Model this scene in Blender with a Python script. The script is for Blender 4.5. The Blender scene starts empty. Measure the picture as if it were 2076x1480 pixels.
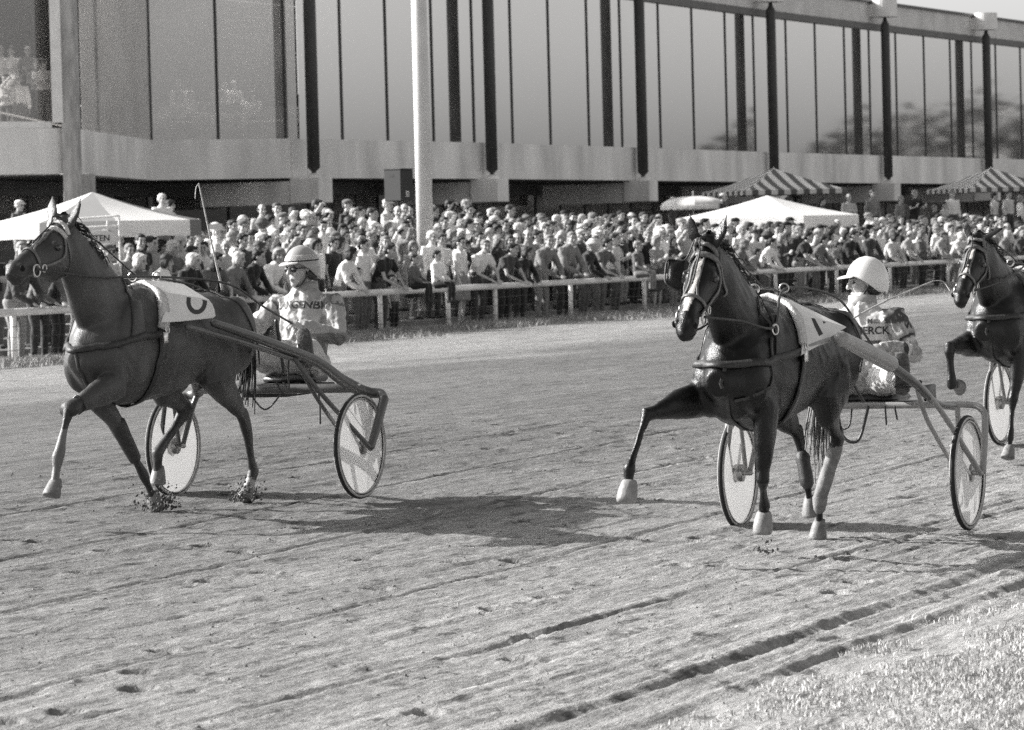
import bpy, bmesh, math, random
import numpy as np
from mathutils import Vector as V, Matrix as M, noise, bvhtree
random.seed(7)
S = bpy.context.scene
COL = S.collection
R_ = math.radians

# ------------------------------------------------------------------ camera
FPX, CH = 7785.0, 1.78            # focal length in pixels of the 2076 px wide frame, eye height
PITCH = math.atan(250 / FPX); ROLL = math.atan(.026)
cd = bpy.data.cameras.new('camera'); cam = bpy.data.objects.new('camera', cd); COL.objects.link(cam)
cd.sensor_width = 36; cd.lens = FPX / 2076 * 36; cd.clip_start = .5; cd.clip_end = 3000
cd.dof.use_dof = True; cd.dof.focus_distance = 24.5; cd.dof.aperture_fstop = 8.5
cam.matrix_world = M.Translation((0, 0, CH)) @ M.Rotation(R_(90) - PITCH, 4, 'X') @ M.Rotation(-ROLL, 4, 'Z')
S.camera = cam
# ------------------------------------------------------------------ world and sun
SUN_AZ = R_(-76); SUN_EL = R_(30)   # sun far to the left of the view axis
w = bpy.data.worlds.new('World'); S.world = w; w.use_nodes = True
nt = w.node_tree; nt.nodes.clear()
sky = nt.nodes.new('ShaderNodeTexSky'); sky.sky_type = 'NISHITA'; sky.sun_disc = False
sky.sun_elevation = SUN_EL; sky.sun_rotation = SUN_AZ; sky.dust_density = 3.0; sky.air_density = 1.2
bw = nt.nodes.new('ShaderNodeSeparateColor'); mx = nt.nodes.new('ShaderNodeMix'); mx.data_type = 'RGBA'; mx.blend_type = 'MULTIPLY'
mx.inputs[0].default_value = 1; mx.inputs[7].default_value = (1, .995, .985, 1)
bg = nt.nodes.new('ShaderNodeBackground'); bg.inputs[1].default_value = .15
wo = nt.nodes.new('ShaderNodeOutputWorld')
nt.links.new(sky.outputs[0], bw.inputs[0]); nt.links.new(bw.outputs[0], mx.inputs[6])
nt.links.new(mx.outputs[2], bg.inputs[0]); nt.links.new(bg.outputs[0], wo.inputs[0])
sl = bpy.data.lights.new('sun', 'SUN'); sun = bpy.data.objects.new('sun', sl); COL.objects.link(sun)
sl.energy = 4.9; sl.angle = R_(.5); sl.color = (1, .99, .975)
sd = V((math.sin(SUN_AZ) * math.cos(SUN_EL), math.cos(SUN_AZ) * math.cos(SUN_EL), math.sin(SUN_EL)))
sun.rotation_euler = sd.to_track_quat('Z', 'Y').to_euler()
S.view_settings.view_transform = 'Standard'; S.view_settings.look = 'None'
S.view_settings.gamma = 1; S.view_settings.exposure = .92; S.view_settings.use_curve_mapping = False
S.cycles.max_bounces = 6; S.cycles.transparent_max_bounces = 12
S.cycles.use_denoising = False; S.cycles.sample_clamp_indirect = 1.2; S.cycles.blur_glossy = 1.0

# ------------------------------------------------------------------ measuring helpers
TR = V((math.sin(R_(22)), math.cos(R_(22)), 0)); NR = V((-TR.y, TR.x, 0))   # along the track / towards the stands
def zg(x, y):
    v = x * NR.x + y * NR.y
    z = .035 * (v - 8.5)
    if v < 5: z = .035 * -3.5
    if v > 14: z = .1925 * max(0, min(1, (26 - v) / 12))
    return z
def ray(px, py):
    x, y = px - 1038, py - 740
    c, s = math.cos(ROLL), math.sin(ROLL)
    xr, yr = x * c - y * s, x * s + y * c
    cp, sp = math.cos(PITCH), math.sin(PITCH)
    d = V((xr, FPX * cp - yr * sp, -FPX * sp - yr * cp)); return d / d.y
def proj(P):
    x, y, z = P[0], P[1], P[2] - CH
    cp, sp = math.cos(PITCH), math.sin(PITCH)
    f = y * cp - z * sp; dn = -(y * sp + z * cp); xr = FPX * x / f; yr = FPX * dn / f
    c, s = math.cos(ROLL), math.sin(ROLL)
    return 1038 + xr * c + yr * s, 740 - xr * s + yr * c
def ground_at(px, py):
    d = ray(px, py); z = 0
    for i in range(30):
        k = (z - CH) / d.z; P = d * k; z = zg(P.x, P.y)
    return V((P.x, P.y, z))
def at(px, depth, z): # a point of that bearing, distance and height
    return V((ray(px, 480).x * depth, depth, z))
def uv(u, v, z=0):
    p = TR * u + NR * v; return V((p.x, p.y, z))
def u_of(px, v):
    r = ray(px, 490); d = v / (r.x * NR.x + NR.y); return d * (r.x * TR.x + TR.y)

# ------------------------------------------------------------------ materials
def g(v, a=1): return (v, v * .990, v * .980, a)
def mat(name, v, rough=.6, amt=.25, scale=30, bump=0, bscale=200, metal=0, objcol=False, attr=None, spec=.4, coat=0, stretch=None, sheen=0):
    m = bpy.data.materials.new(name); m.use_nodes = True
    n = m.node_tree.nodes; l = m.node_tree.links; b = n['Principled BSDF']
    b.inputs['Roughness'].default_value = rough; b.inputs['Metallic'].default_value = metal
    b.inputs['Specular IOR Level'].default_value = spec
    if coat: b.inputs['Coat Weight'].default_value = coat; b.inputs['Coat Roughness'].default_value = .15
    if sheen: b.inputs['Sheen Weight'].default_value = sheen
    tc = n.new('ShaderNodeTexCoord'); nz = n.new('ShaderNodeTexNoise'); nz.inputs['Scale'].default_value = scale; nz.inputs['Detail'].default_value = 6
    src = tc.outputs['Object']
    if stretch:
        mp = n.new('ShaderNodeMapping'); mp.inputs['Scale'].default_value = stretch; l.new(src, mp.inputs[0]); src = mp.outputs[0]
    l.new(src, nz.inputs['Vector'])
    mr = n.new('ShaderNodeMapRange'); mr.inputs[1].default_value = .3; mr.inputs[2].default_value = .7
    mr.inputs[3].default_value = 1 - amt; mr.inputs[4].default_value = 1 + amt; l.new(nz.outputs[0], mr.inputs[0])
    mm = n.new('ShaderNodeMix'); mm.data_type = 'RGBA'; mm.blend_type = 'MULTIPLY'; mm.inputs[0].default_value = 1
    l.new(mr.outputs[0], mm.inputs[7])
    if objcol:
        oi = n.new('ShaderNodeObjectInfo'); l.new(oi.outputs['Color'], mm.inputs[6])
    elif attr:
        at_ = n.new('ShaderNodeAttribute'); at_.attribute_name = attr; l.new(at_.outputs['Color'], mm.inputs[6])
    else: mm.inputs[6].default_value = g(v)
    l.new(mm.outputs[2], b.inputs['Base Color'])
    if bump:
        n2 = n.new('ShaderNodeTexNoise'); n2.inputs['Scale'].default_value = bscale; n2.inputs['Detail'].default_value = 5; l.new(src, n2.inputs['Vector'])
        bp = n.new('ShaderNodeBump'); bp.inputs['Strength'].default_value = bump; bp.inputs['Distance'].default_value = .01
        l.new(n2.outputs[0], bp.inputs['Height']); l.new(bp.outputs[0], b.inputs['Normal'])
    return m
MT = {}
def mk(key, *a, **k): MT[key] = mat(key, *a, **k); return MT[key]
mk('weathered_concrete', .84, .85, .22, .9, .3, 25, stretch=(1, 1, .35))
mk('rough_concrete_column', .42, .9, .35, 5, .5, 30, stretch=(1, 1, .3))
mk('dark_steel_paint', .05, .45, .15, 3)
mk('dark_frame', .06, .5, .15, 3)
mk('roof_fascia', .13, .6, .15, 1)
mk('pale_soffit', .66, .8, .15, 1)
mk('white_paint', .82, .45, .10, 4, .1, 60)
mk('pole_paint', .60, .4, .08, 2)
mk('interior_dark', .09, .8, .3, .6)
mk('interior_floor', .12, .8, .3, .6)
mk('white_canvas', .92, .7, .05, 2, .15, 8)
mk('grey_canvas', .17, .7, .08, 2, .15, 8)
mk('striped_dark', .10, .7, .1, 2)
mk('striped_light', .62, .7, .1, 2)
mk('black_box', .008, .5, .2, 20)
mk('grey_box', .014, .6, .2, 20)
mk('wire', .12, .4, .1, 10, metal=.5)
mk('terrace_concrete', .2, .9, .3, 1.5)
mk('skin', .36, .55, .12, 40, .15, 120, attr='tone')
mk('cloth', .5, .85, .14, 14, .35, 22, objcol=True, sheen=.2)
mk('hair', .1, .6, .35, 60, .8, 90, objcol=True)
mk('crowd_mix', .3, .8, .15, 20, .3, 25, attr='tone')
mk('jacket_light', .46, .5, .12, 9, .6, 16, attr='tone')
mk('jacket_mid', .30, .5, .10, 9, .55, 14)
mk('trouser_white', .46, .6, .08, 10, .6, 14)
mk('dark_cloth', .03, .7, .2, 20, .3, 30)
mk('boot_sole', .11, .8, .4, 40, .6, 60)
mk('black_leather', .016, .38, .3, 40, .3, 120, spec=.6)
mk('worn_leather', .035, .5, .35, 40, .3, 120)
mk('bridle_leather', .13, .45, .3, 40, .3, 120); mk('pale_strap', .42, .6, .3, 50, .3, 80)
mk('fleece', .55, .95, .2, 40, 1, 60)
mk('chrome', .6, .22, .1, 20, metal=1)
mk('tyre', .022, .75, .2, 30, .3, 80)
mk('tyre_wall', .42, .7, .25, 30)
mk('rim_metal', .45, .3, .1, 20, metal=.8)
mk('shaft_dark', .085, .32, .2, 8, coat=.3)
mk('shaft_pale', .27, .35, .15, 8, coat=.2)
mk('number_board', .74, .5, .06, 12, .1, 40)
mk('print_dark', .035, .6, .15, 30)
mk('helmet_white', .70, .25, .03, 8, coat=.5)
mk('helmet_grey', .30, .3, .08, 8, coat=.4)
mk('helmet_dark', .05, .4, .1, 8, coat=.3)
mk('lens_dark', .006, .08, .05, 8, spec=.8)
mk('eye_dark', .006, .06, .1, 8, spec=1)
mk('nostril', .004, .9, .1, 8)
mk('hoof', .16, .55, .35, 30, .3, 60)
mk('bell_boot', .22, .55, .3, 20, .3, 60)
mk('leg_wrap', .17, .7, .3, 25, .5, 40)
mk('mane_hair', .018, .5, .4, 80, .6, 120, stretch=(1, 1, .15))
mk('tail_pale', .16, .6, .5, 90, .6, 120, stretch=(1, 1, .12))
mk('clod', .10, .95, .4, 30)
mk('dry_grass', .33, .9, .3, 6)
mk('near_grass', .42, .9, .12, 3)
mk('leafy', .11, .8, .5, .5)
mk('paper', .7, .7, .2, 20)
def coat_mat(name, rough):
    m = mat(name, .1, rough, .22, 5, .35, 140, attr='tone', spec=.32, stretch=(1, 1, .5)); return m
MT['coat_bay'] = coat_mat('coat_bay', .42); MT['coat_dark'] = coat_mat('coat_dark', .33)
# disc wheel: thin translucent plastic
def translucent(m, col, k):
    b = m.node_tree.nodes['Principled BSDF']; tl = m.node_tree.nodes.new('ShaderNodeBsdfTranslucent'); tl.inputs[0].default_value = g(col)
    ms = m.node_tree.nodes.new('ShaderNodeMixShader'); ms.inputs[0].default_value = k; out = m.node_tree.nodes['Material Output']
    m.node_tree.links.new(b.outputs[0], ms.inputs[1]); m.node_tree.links.new(tl.outputs[0], ms.inputs[2]); m.node_tree.links.new(ms.outputs[0], out.inputs[0])
translucent(mk('wheel_disc', .80, .4, .07, 4), .62, .17); translucent(MT['white_canvas'], .95, .25)
# window glass: reflects sky, shows a little of the dark inside
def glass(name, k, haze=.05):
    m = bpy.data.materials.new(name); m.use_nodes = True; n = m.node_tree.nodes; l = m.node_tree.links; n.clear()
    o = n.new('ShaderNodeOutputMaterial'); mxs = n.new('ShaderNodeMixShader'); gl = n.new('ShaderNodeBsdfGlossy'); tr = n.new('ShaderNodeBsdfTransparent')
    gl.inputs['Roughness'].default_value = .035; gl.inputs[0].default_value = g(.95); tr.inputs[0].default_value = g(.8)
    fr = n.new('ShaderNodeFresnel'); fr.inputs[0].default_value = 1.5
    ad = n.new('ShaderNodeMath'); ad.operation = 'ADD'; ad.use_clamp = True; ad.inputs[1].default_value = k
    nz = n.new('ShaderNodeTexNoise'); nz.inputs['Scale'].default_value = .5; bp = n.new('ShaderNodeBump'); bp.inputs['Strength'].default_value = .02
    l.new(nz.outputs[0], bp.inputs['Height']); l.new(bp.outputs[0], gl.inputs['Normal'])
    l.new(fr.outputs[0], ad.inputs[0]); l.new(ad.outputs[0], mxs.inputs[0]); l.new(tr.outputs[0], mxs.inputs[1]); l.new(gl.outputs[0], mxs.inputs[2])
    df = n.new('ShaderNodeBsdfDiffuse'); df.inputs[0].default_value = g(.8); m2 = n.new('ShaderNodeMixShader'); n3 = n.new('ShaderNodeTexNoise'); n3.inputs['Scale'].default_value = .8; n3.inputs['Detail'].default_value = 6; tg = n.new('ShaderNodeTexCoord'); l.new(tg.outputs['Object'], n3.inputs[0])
    mr_ = n.new('ShaderNodeMapRange'); mr_.inputs[1].default_value = .3; mr_.inputs[2].default_value = .7; mr_.inputs[3].default_value = haze * .6; mr_.inputs[4].default_value = haze * 1.4; l.new(n3.outputs[0], mr_.inputs[0])   # patchy pale veil painted over the panes, imitating bright reflection
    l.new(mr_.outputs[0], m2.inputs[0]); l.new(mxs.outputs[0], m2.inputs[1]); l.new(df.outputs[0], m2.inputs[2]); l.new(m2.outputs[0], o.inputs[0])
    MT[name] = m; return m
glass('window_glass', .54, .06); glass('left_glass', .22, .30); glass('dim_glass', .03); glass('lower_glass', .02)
m = bpy.data.materials.new('lamp_tube'); m.use_nodes = True; b = m.node_tree.nodes['Principled BSDF']
b.inputs['Emission Color'].default_value = g(1); b.inputs['Emission Strength'].default_value = 3; MT['lamp_tube'] = m; m = m.copy(); m.name = 'unseen_fill_panel'; m.node_tree.nodes['Principled BSDF'].inputs['Emission Strength'].default_value = 9; MT['unseen_fill_panel'] = m

# ------------------------------------------------------------------ mesh helpers
def mesh_obj(name, me, m, parent=None, smooth=False):
    if m: me.materials.clear(); me.materials.append(MT[m] if isinstance(m, str) else m)
    if smooth: me.shade_smooth()
    o = bpy.data.objects.new(name, me); COL.objects.link(o)
    if parent: o.parent = parent
    return o
def build(name, bm, m, parent=None, smooth=False):
    me = bpy.data.meshes.new(name); bm.to_mesh(me); bm.free(); return mesh_obj(name, me, m, parent, smooth)
def tag(o, label, cat, group=None):
    o['label'] = label; o['category'] = cat
    if group: o['group'] = group
    return o
def structure(o): o['kind'] = 'structure'; return o
def stuff(o): o['kind'] = 'stuff'; return o
def empty(name, loc, rz=0):
    o = bpy.data.objects.new(name, None); COL.objects.link(o); o.location = loc; o.rotation_euler = (0, 0, rz); o.empty_display_size = .2; return o
def box(bm, c, sz, rz=0, bev=0):
    mtx = M.Translation(c) @ M.Rotation(rz, 4, 'Z') @ M.Diagonal((sz[0], sz[1], sz[2], 1))
    r = bmesh.ops.create_cube(bm, size=1, matrix=mtx)
    if bev:
        es = list({e for v in r['verts'] for e in v.link_edges}); bmesh.ops.bevel(bm, geom=es, offset=bev, segments=1, affect='EDGES')
def slab(bm, a, b, z0, z1, th, out=None): # vertical wall slab from a to b (xy), thickness th towards -out side
    d = (b - a); d.z = 0; n = V((d.y, -d.x, 0)).normalized() * th
    ps = [a, b, b - n, a - n]
    lo = [bm.verts.new((p.x, p.y, z0)) for p in ps]; hi = [bm.verts.new((p.x, p.y, z1)) for p in ps]
    bm.faces.new(lo[::-1]); bm.faces.new(hi)
    for i in range(4): j = (i + 1) % 4; bm.faces.new((lo[i], lo[j], hi[j], hi[i]))
def tube(bm, pts, side=V((0, 1, 0)), seg=12, cap=True):
    """pts: (P, ra) or (P, ra, rb): ra along the side axis, rb across it"""
    P = [V(p[0]) for p in pts]; n = len(P); rings = []
    for i in range(n):
        t = (P[min(i + 1, n - 1)] - P[max(i - 1, 0)]).normalized()
        s = side - t * side.dot(t)
        if s.length < 1e-4: s = V((1, 0, .01)) - t * t.x
        s.normalize(); b = t.cross(s)
        ra = pts[i][1]; rb = pts[i][2] if len(pts[i]) > 2 else ra
        def ring(c, k): return [bm.verts.new(c + (s * math.cos(2 * math.pi * q / seg) * ra + b * math.sin(2 * math.pi * q / seg) * rb) * k) for q in range(seg)]
        rm = min(ra, rb)
        if i == 0 and cap: rings.append(ring(P[i] - t * rm * .75, .5)); 
        rings.append(ring(P[i], 1))
        if i == n - 1 and cap: rings.append(ring(P[i] + t * rm * .75, .5))
    for a, b in zip(rings, rings[1:]):
        for q in range(seg): r = (q + 1) % seg; bm.faces.new((a[q], a[r], b[r], b[q]))
    bm.faces.new(rings[0][::-1]); bm.faces.new(rings[-1])
def ell(bm, c, r, rot=None, seg=16):
    mt = M.Translation(c) @ (rot if rot else M.Identity(4)) @ M.Diagonal((r[0], r[1], r[2], 1))
    bmesh.ops.create_uvsphere(bm, u_segments=seg, v_segments=max(8, seg // 2 + 2), radius=1, matrix=mt)
def smooth_path(pts, k=6):
    P = [V(p) for p in pts]
    if len(P) < 3: return [P[0].lerp(P[1], i / k) for i in range(k + 1)]
    o = []
    for i in range(len(P) - 1):
        p0 = P[max(i - 1, 0)]; p1 = P[i]; p2 = P[i + 1]; p3 = P[min(i + 2, len(P) - 1)]
        for j in range(k):
            t = j / k
            o.append(.5 * ((2 * p1) + (p2 - p0) * t + (2 * p0 - 5 * p1 + 4 * p2 - p3) * t * t + (3 * p1 - p0 - 3 * p2 + p3) * t ** 3))
    o.append(P[-1]); return o
def cord(bm, pts, r, seg=8, k=6, r2=None):
    S_ = smooth_path(pts, k); n = len(S_)
    tube(bm, [(p, r + ((r2 if r2 is not None else r) - r) * i / (n - 1)) for i, p in enumerate(S_)], side=V((.1, .2, 1)), seg=seg)
def fuse(name, bm, voxel, smooth=3, dec=None):
    me = bpy.data.meshes.new(name); bm.to_mesh(me); bm.free()
    ob = bpy.data.objects.new('tmp', me); COL.objects.link(ob)
    md = ob.modifiers.new('r', 'REMESH'); md.mode = 'VOXEL'; md.voxel_size = voxel; md.use_smooth_shade = True
    if smooth: sm = ob.modifiers.new('s', 'SMOOTH'); sm.iterations = smooth; sm.factor = .5
    if dec: dm = ob.modifiers.new('d', 'DECIMATE'); dm.ratio = dec
    dg = bpy.context.evaluated_depsgraph_get(); dg.update()
    r = bpy.data.meshes.new_from_object(ob.evaluated_get(dg)); r.name = name
    bpy.data.objects.remove(ob); bpy.data.meshes.remove(me); r.shade_smooth(); return r
def paint(me, fn, base):
    """tone colour attribute: fn(co) -> grey value"""
    co = np.empty(len(me.vertices) * 3); me.vertices.foreach_get('co', co); co = co.reshape(-1, 3)
    val = fn(co, np.full(len(co), float(base)))
    a = me.color_attributes.new('tone', 'FLOAT_COLOR', 'POINT')
    c = np.stack([val, val * .990, val * .980, np.ones(len(val))], 1).astype(np.float32).ravel(); a.data.foreach_set('color', c)
def text_mesh(txt, size, bold=True):
    cu = bpy.data.curves.new('lettering', 'FONT'); cu.body = txt; cu.size = size; cu.align_x = 'CENTER'; cu.align_y = 'CENTER'
    if bold: cu.offset = size * .018
    cu.resolution_u = 3
    ob = bpy.data.objects.new('tmp', cu); COL.objects.link(ob)
    dg = bpy.context.evaluated_depsgraph_get(); dg.update()
    me = bpy.data.meshes.new_from_object(ob.evaluated_get(dg)); bpy.data.objects.remove(ob); bpy.data.curves.remove(cu)
    return me
def scatter(name, base_bm, mats, m):
    base = bpy.data.meshes.new('b'); base_bm.to_mesh(base); base_bm.free()
    nv = len(base.vertices); co = np.empty(nv * 3); base.vertices.foreach_get('co', co); co = np.c_[co.reshape(-1, 3), np.ones(nv)]
    loops = np.array([l.vertex_index for l in base.loops]); st = np.array([p.loop_start for p in base.polygons]); nl = len(loops)
    A = np.array([[list(r) for r in mt] for mt in mats]); k = len(mats)
    out = np.einsum('kij,vj->kvi', A, co)[:, :, :3].reshape(-1, 3)
    li = (loops[None] + (np.arange(k) * nv)[:, None]).ravel().astype(np.int32); ps = (st[None] + (np.arange(k) * nl)[:, None]).ravel().astype(np.int32)
    me = bpy.data.meshes.new(name); me.vertices.add(len(out)); me.vertices.foreach_set('co', out.astype(np.float32).ravel()); me.loops.add(len(li)); me.loops.foreach_set('vertex_index', li)
    me.polygons.add(len(ps)); me.polygons.foreach_set('loop_start', ps); me.update(calc_edges=True); bpy.data.meshes.remove(base)
    return mesh_obj(name, me, m)
def fnoise(x, y, s=1.0): return noise.noise(V((x * s, y * s, 3.1)))

# ------------------------------------------------------------------ ground
def ground_material(name, near):
    m = bpy.data.materials.new(name); m.use_nodes = True; n = m.node_tree.nodes; l = m.node_tree.links; b = n['Principled BSDF']
    b.inputs['Roughness'].default_value = .95; b.inputs['Specular IOR Level'].default_value = .15
    ge = n.new('ShaderNodeNewGeometry'); mp = n.new('ShaderNodeMapping'); mp.inputs['Rotation'].default_value = (0, 0, R_(22) - R_(90))
    # rotate so that X runs along the track, Y across it
    l.new(ge.outputs['Position'], mp.inputs[0])
    def nz(sc, det, sx, sy, rough=.6):
        q = n.new('ShaderNodeMapping'); q.inputs['Scale'].default_value = (sx, sy, 1); l.new(mp.outputs[0], q.inputs[0])
        t = n.new('ShaderNodeTexNoise'); t.inputs['Scale'].default_value = sc; t.inputs['Detail'].default_value = det; t.inputs['Roughness'].default_value = rough
        l.new(q.outputs[0], t.inputs['Vector']); return t.outputs[0]
    def mr(src, a, b_, c, d):
        t = n.new('ShaderNodeMapRange'); t.inputs[1].default_value = a; t.inputs[2].default_value = b_; t.inputs[3].default_value = c; t.inputs[4].default_value = d
        l.new(src, t.inputs[0]); return t.outputs[0]
    def mul(a, b_):
        t = n.new('ShaderNodeMath'); t.operation = 'MULTIPLY'; l.new(a, t.inputs[0])
        if isinstance(b_, float): t.inputs[1].default_value = b_
        else: l.new(b_, t.inputs[1])
        return t.outputs[0]
    def add(a, b_):
        t = n.new('ShaderNodeMath'); t.operation = 'ADD'; l.new(a, t.inputs[0]); l.new(b_, t.inputs[1]); return t.outputs[0]
    streak = nz(1, 6, .35, 3.0, .7); streak2 = nz(1, 6, 1.1, 7.0, .75); grain = nz(45, 4, 1.2, .8, .85); grain2 = nz(13, 5, .8, 1.0, .85); patch = nz(.35, 5, .5, 1, .6); clump = nz(1, 5, 2.2, 5.5, .7)
    sx = n.new('ShaderNodeSeparateXYZ'); l.new(mp.outputs[0], sx.inputs[0])
    y = sx.outputs[1]
    v1 = mul(mr(streak, .3, .7, .80, 1.18), mr(streak2, .34, .66, .70, 1.22)); v2 = mul(v1, mul(mr(grain, .3, .7, .62, 1.34), mr(grain2, .34, .66, .74, 1.24))); v3 = mul(v2, mr(patch, .3, .7, .86, 1.14))
    dk = mr(clump, .575, .64, 1.0, .36); v4 = mul(v3, dk)
    # the sandier strip near the rail and the drier inside edge of the track
    far = mr(add(y, mul(mr(patch, .3, .7, -1.0, 1.0), 2.0)), 21.0, 25.5, 1.0, 1.85)
    nearb = mr(add(y, mul(mr(patch, .3, .7, -1.0, 1.0), .8)), 11.5, 4.9, 1.0, 2.15)
    val = mul(mul(mul(v4, far), nearb), .138)
    cc = n.new('ShaderNodeCombineColor'); l.new(val, cc.inputs[0]); l.new(mul(val, .990), cc.inputs[1]); l.new(mul(val, .980), cc.inputs[2])
    l.new(cc.outputs[0], b.inputs['Base Color'])
    h = add(add(mul(streak, .4), mul(streak2, 1.1)), add(add(mul(grain, .30), mul(grain2, .5)), mul(clump, .6)))
    bp = n.new('ShaderNodeBump'); bp.inputs['Strength'].default_value = .8; bp.inputs['Distance'].default_value = .035
    l.new(h, bp.inputs['Height']); l.new(bp.outputs[0], b.inputs['Normal']); MT[name] = m
ground_material('track_sand', True)
# the mapping above must give Y = distance across the track: sign checked against NR
rng = np.random.default_rng(3)
def grid_mesh(name, us, vs, zf, m):
    nu, nv = len(us), len(vs); U, W = np.meshgrid(us, vs, indexing='ij')
    X = TR.x * U + NR.x * W; Y = TR.y * U + NR.y * W; Z = zf(U, W)
    co = np.stack([X, Y, Z], -1).reshape(-1, 3).astype(np.float32)
    i = np.arange(nu * nv).reshape(nu, nv)
    f = np.stack([i[:-1, :-1], i[1:, :-1], i[1:, 1:], i[:-1, 1:]], -1).reshape(-1, 4).astype(np.int32)
    me = bpy.data.meshes.new(name); me.vertices.add(len(co)); me.vertices.foreach_set('co', co.ravel())
    me.loops.add(f.size); me.loops.foreach_set('vertex_index', f.ravel()); me.polygons.add(len(f)); me.polygons.foreach_set('loop_start', np.arange(0, f.size, 4, dtype=np.int32))
    me.update(calc_edges=True); return mesh_obj(name, me, m, smooth=True)
def bank(W):
    z = .035 * (W - 8.5); z = np.where(W < 5, -.1225, z); return np.where(W > 14, .1925 * np.clip((26 - W) / 12, 0, 1), z)
_VT = {}
def vnoise(U, W, su, sv, seed):
    if seed not in _VT: _VT[seed] = np.random.default_rng(seed).random((512, 512))
    t = _VT[seed]; a = U * su; b_ = W * sv
    i = np.floor(a).astype(int); j = np.floor(b_).astype(int); fa = a - i; fb = b_ - j; fa = fa * fa * (3 - 2 * fa); fb = fb * fb * (3 - 2 * fb)
    i &= 511; j &= 511; i2 = (i + 1) & 511; j2 = (j + 1) & 511
    return (t[i, j] * (1 - fa) + t[i2, j] * fa) * (1 - fb) + (t[i, j2] * (1 - fa) + t[i2, j2] * fa) * fb - .5
RUTS = [(5.12, .045, .060), (5.24, .02, .018), (5.33, .02, .02), (5.50, .050, .070), (5.62, .018, .018), (5.72, .02, .024), (5.84, .02, .02), (5.95, .018, .02), (6.08, .018, .016), (6.22, .02, .02), (6.40, .018, .012), (6.62, .028, .034), (6.8, .016, .012), (7.0, .018, .014), (7.18, .022, .022), (7.36, .016, .012), (7.62, .02, .014), (7.9, .018, .012), (8.2, .022, .018), (8.5, .018, .012), (8.9, .018, .012), (9.3, .02, .014), (9.8, .018, .01), (10.3, .02, .012), (11.2, .02, .010)]
_HP = np.random.default_rng(8).uniform((10, 5.8), (32, 14), (130, 2))
def near_z(U, W):
    z = bank(W) + vnoise(U, W, .5, 2.4, 1) * .010 + vnoise(U, W, .9, 12, 2) * .008 + vnoise(U, W, 4, 9, 4) * .005 + vnoise(U, W, 14, 24, 5) * .007 - .030 * np.clip(vnoise(U, W, 2.6, 4.5, 11) * 2.2 - .60, 0, 1) - .03 * np.clip(vnoise(U, W, 5.3, 8.5, 12) * 2.2 - .62, 0, 1)
    for c, wd, dp in RUTS:
        wob = vnoise(U, W * 0 + c * 7, .5, 1, 6) * .05
        q = (W - c - wob) / wd; a = .65 + vnoise(U, W * 0 + c * 3, .8, 1, 8) * .9 + vnoise(U, W * 0 + c * 3, 6, 1, 9) * .6 + vnoise(U, W * 0 + c * 3, 19, 1, 14) * .5
        dp = dp * .5; z = z - dp * np.exp(-q * q) * a + dp * .45 * np.exp(-((np.abs(q) - 1.6) / .7) ** 2) * a
    for c, sl, wd in ((9.4, .045, .018), (10.6, .045, .018), (6.6, -.03, .02), (7.9, .028, .018), (12.0, .03, .02)):
        q = (W - c - (U - 18) * sl) / wd; z = z - .016 * np.exp(-q * q) + .007 * np.exp(-((np.abs(q) - 1.8) / .8) ** 2)
    for k in range(130):
        hu, hv = _HP[k]; r2 = ((U - hu) / .085) ** 2 + ((W - hv) / .065) ** 2; z = z - .030 * np.exp(-r2 ** 2) + .012 * np.exp(-((np.sqrt(r2) - 1.35) / .3) ** 2)
    edge = np.clip((5.1 - W) / 1.0, 0, 1); z = z + edge * .03
    fade = np.clip((W - 2.5) / .6, 0, 1) * np.clip((14.6 - W) / 1.5, 0, 1) * np.clip((U - 8.6) / .8, 0, 1) * np.clip((33.5 - U) / 3, 0, 1)
    return bank(W) + .006 + (z - bank(W)) * fade
structure(grid_mesh('track', np.concatenate([np.linspace(8, 24, 620), np.linspace(24.03, 34, 220)]), np.linspace(2.2, 15, 560), near_z, 'track_sand'))
big_u = np.array([-400, -100, 0, 8.5, 12, 20, 30, 33, 60, 100, 160, 300, 900.0]); big_v = np.array([-600, -100, -20, 0, 2.3, 5, 8.5, 11, 14, 14.6, 17, 20, 23, 26, 30, 32, 40, 60, 120, 900.0])
structure(grid_mesh('ground', big_u, big_v, lambda U, W: bank(W) - .004 - np.where((U > 8.5) & (U < 33) & (W > 2.3) & (W < 14.5), .08, 0), 'track_sand'))

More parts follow.
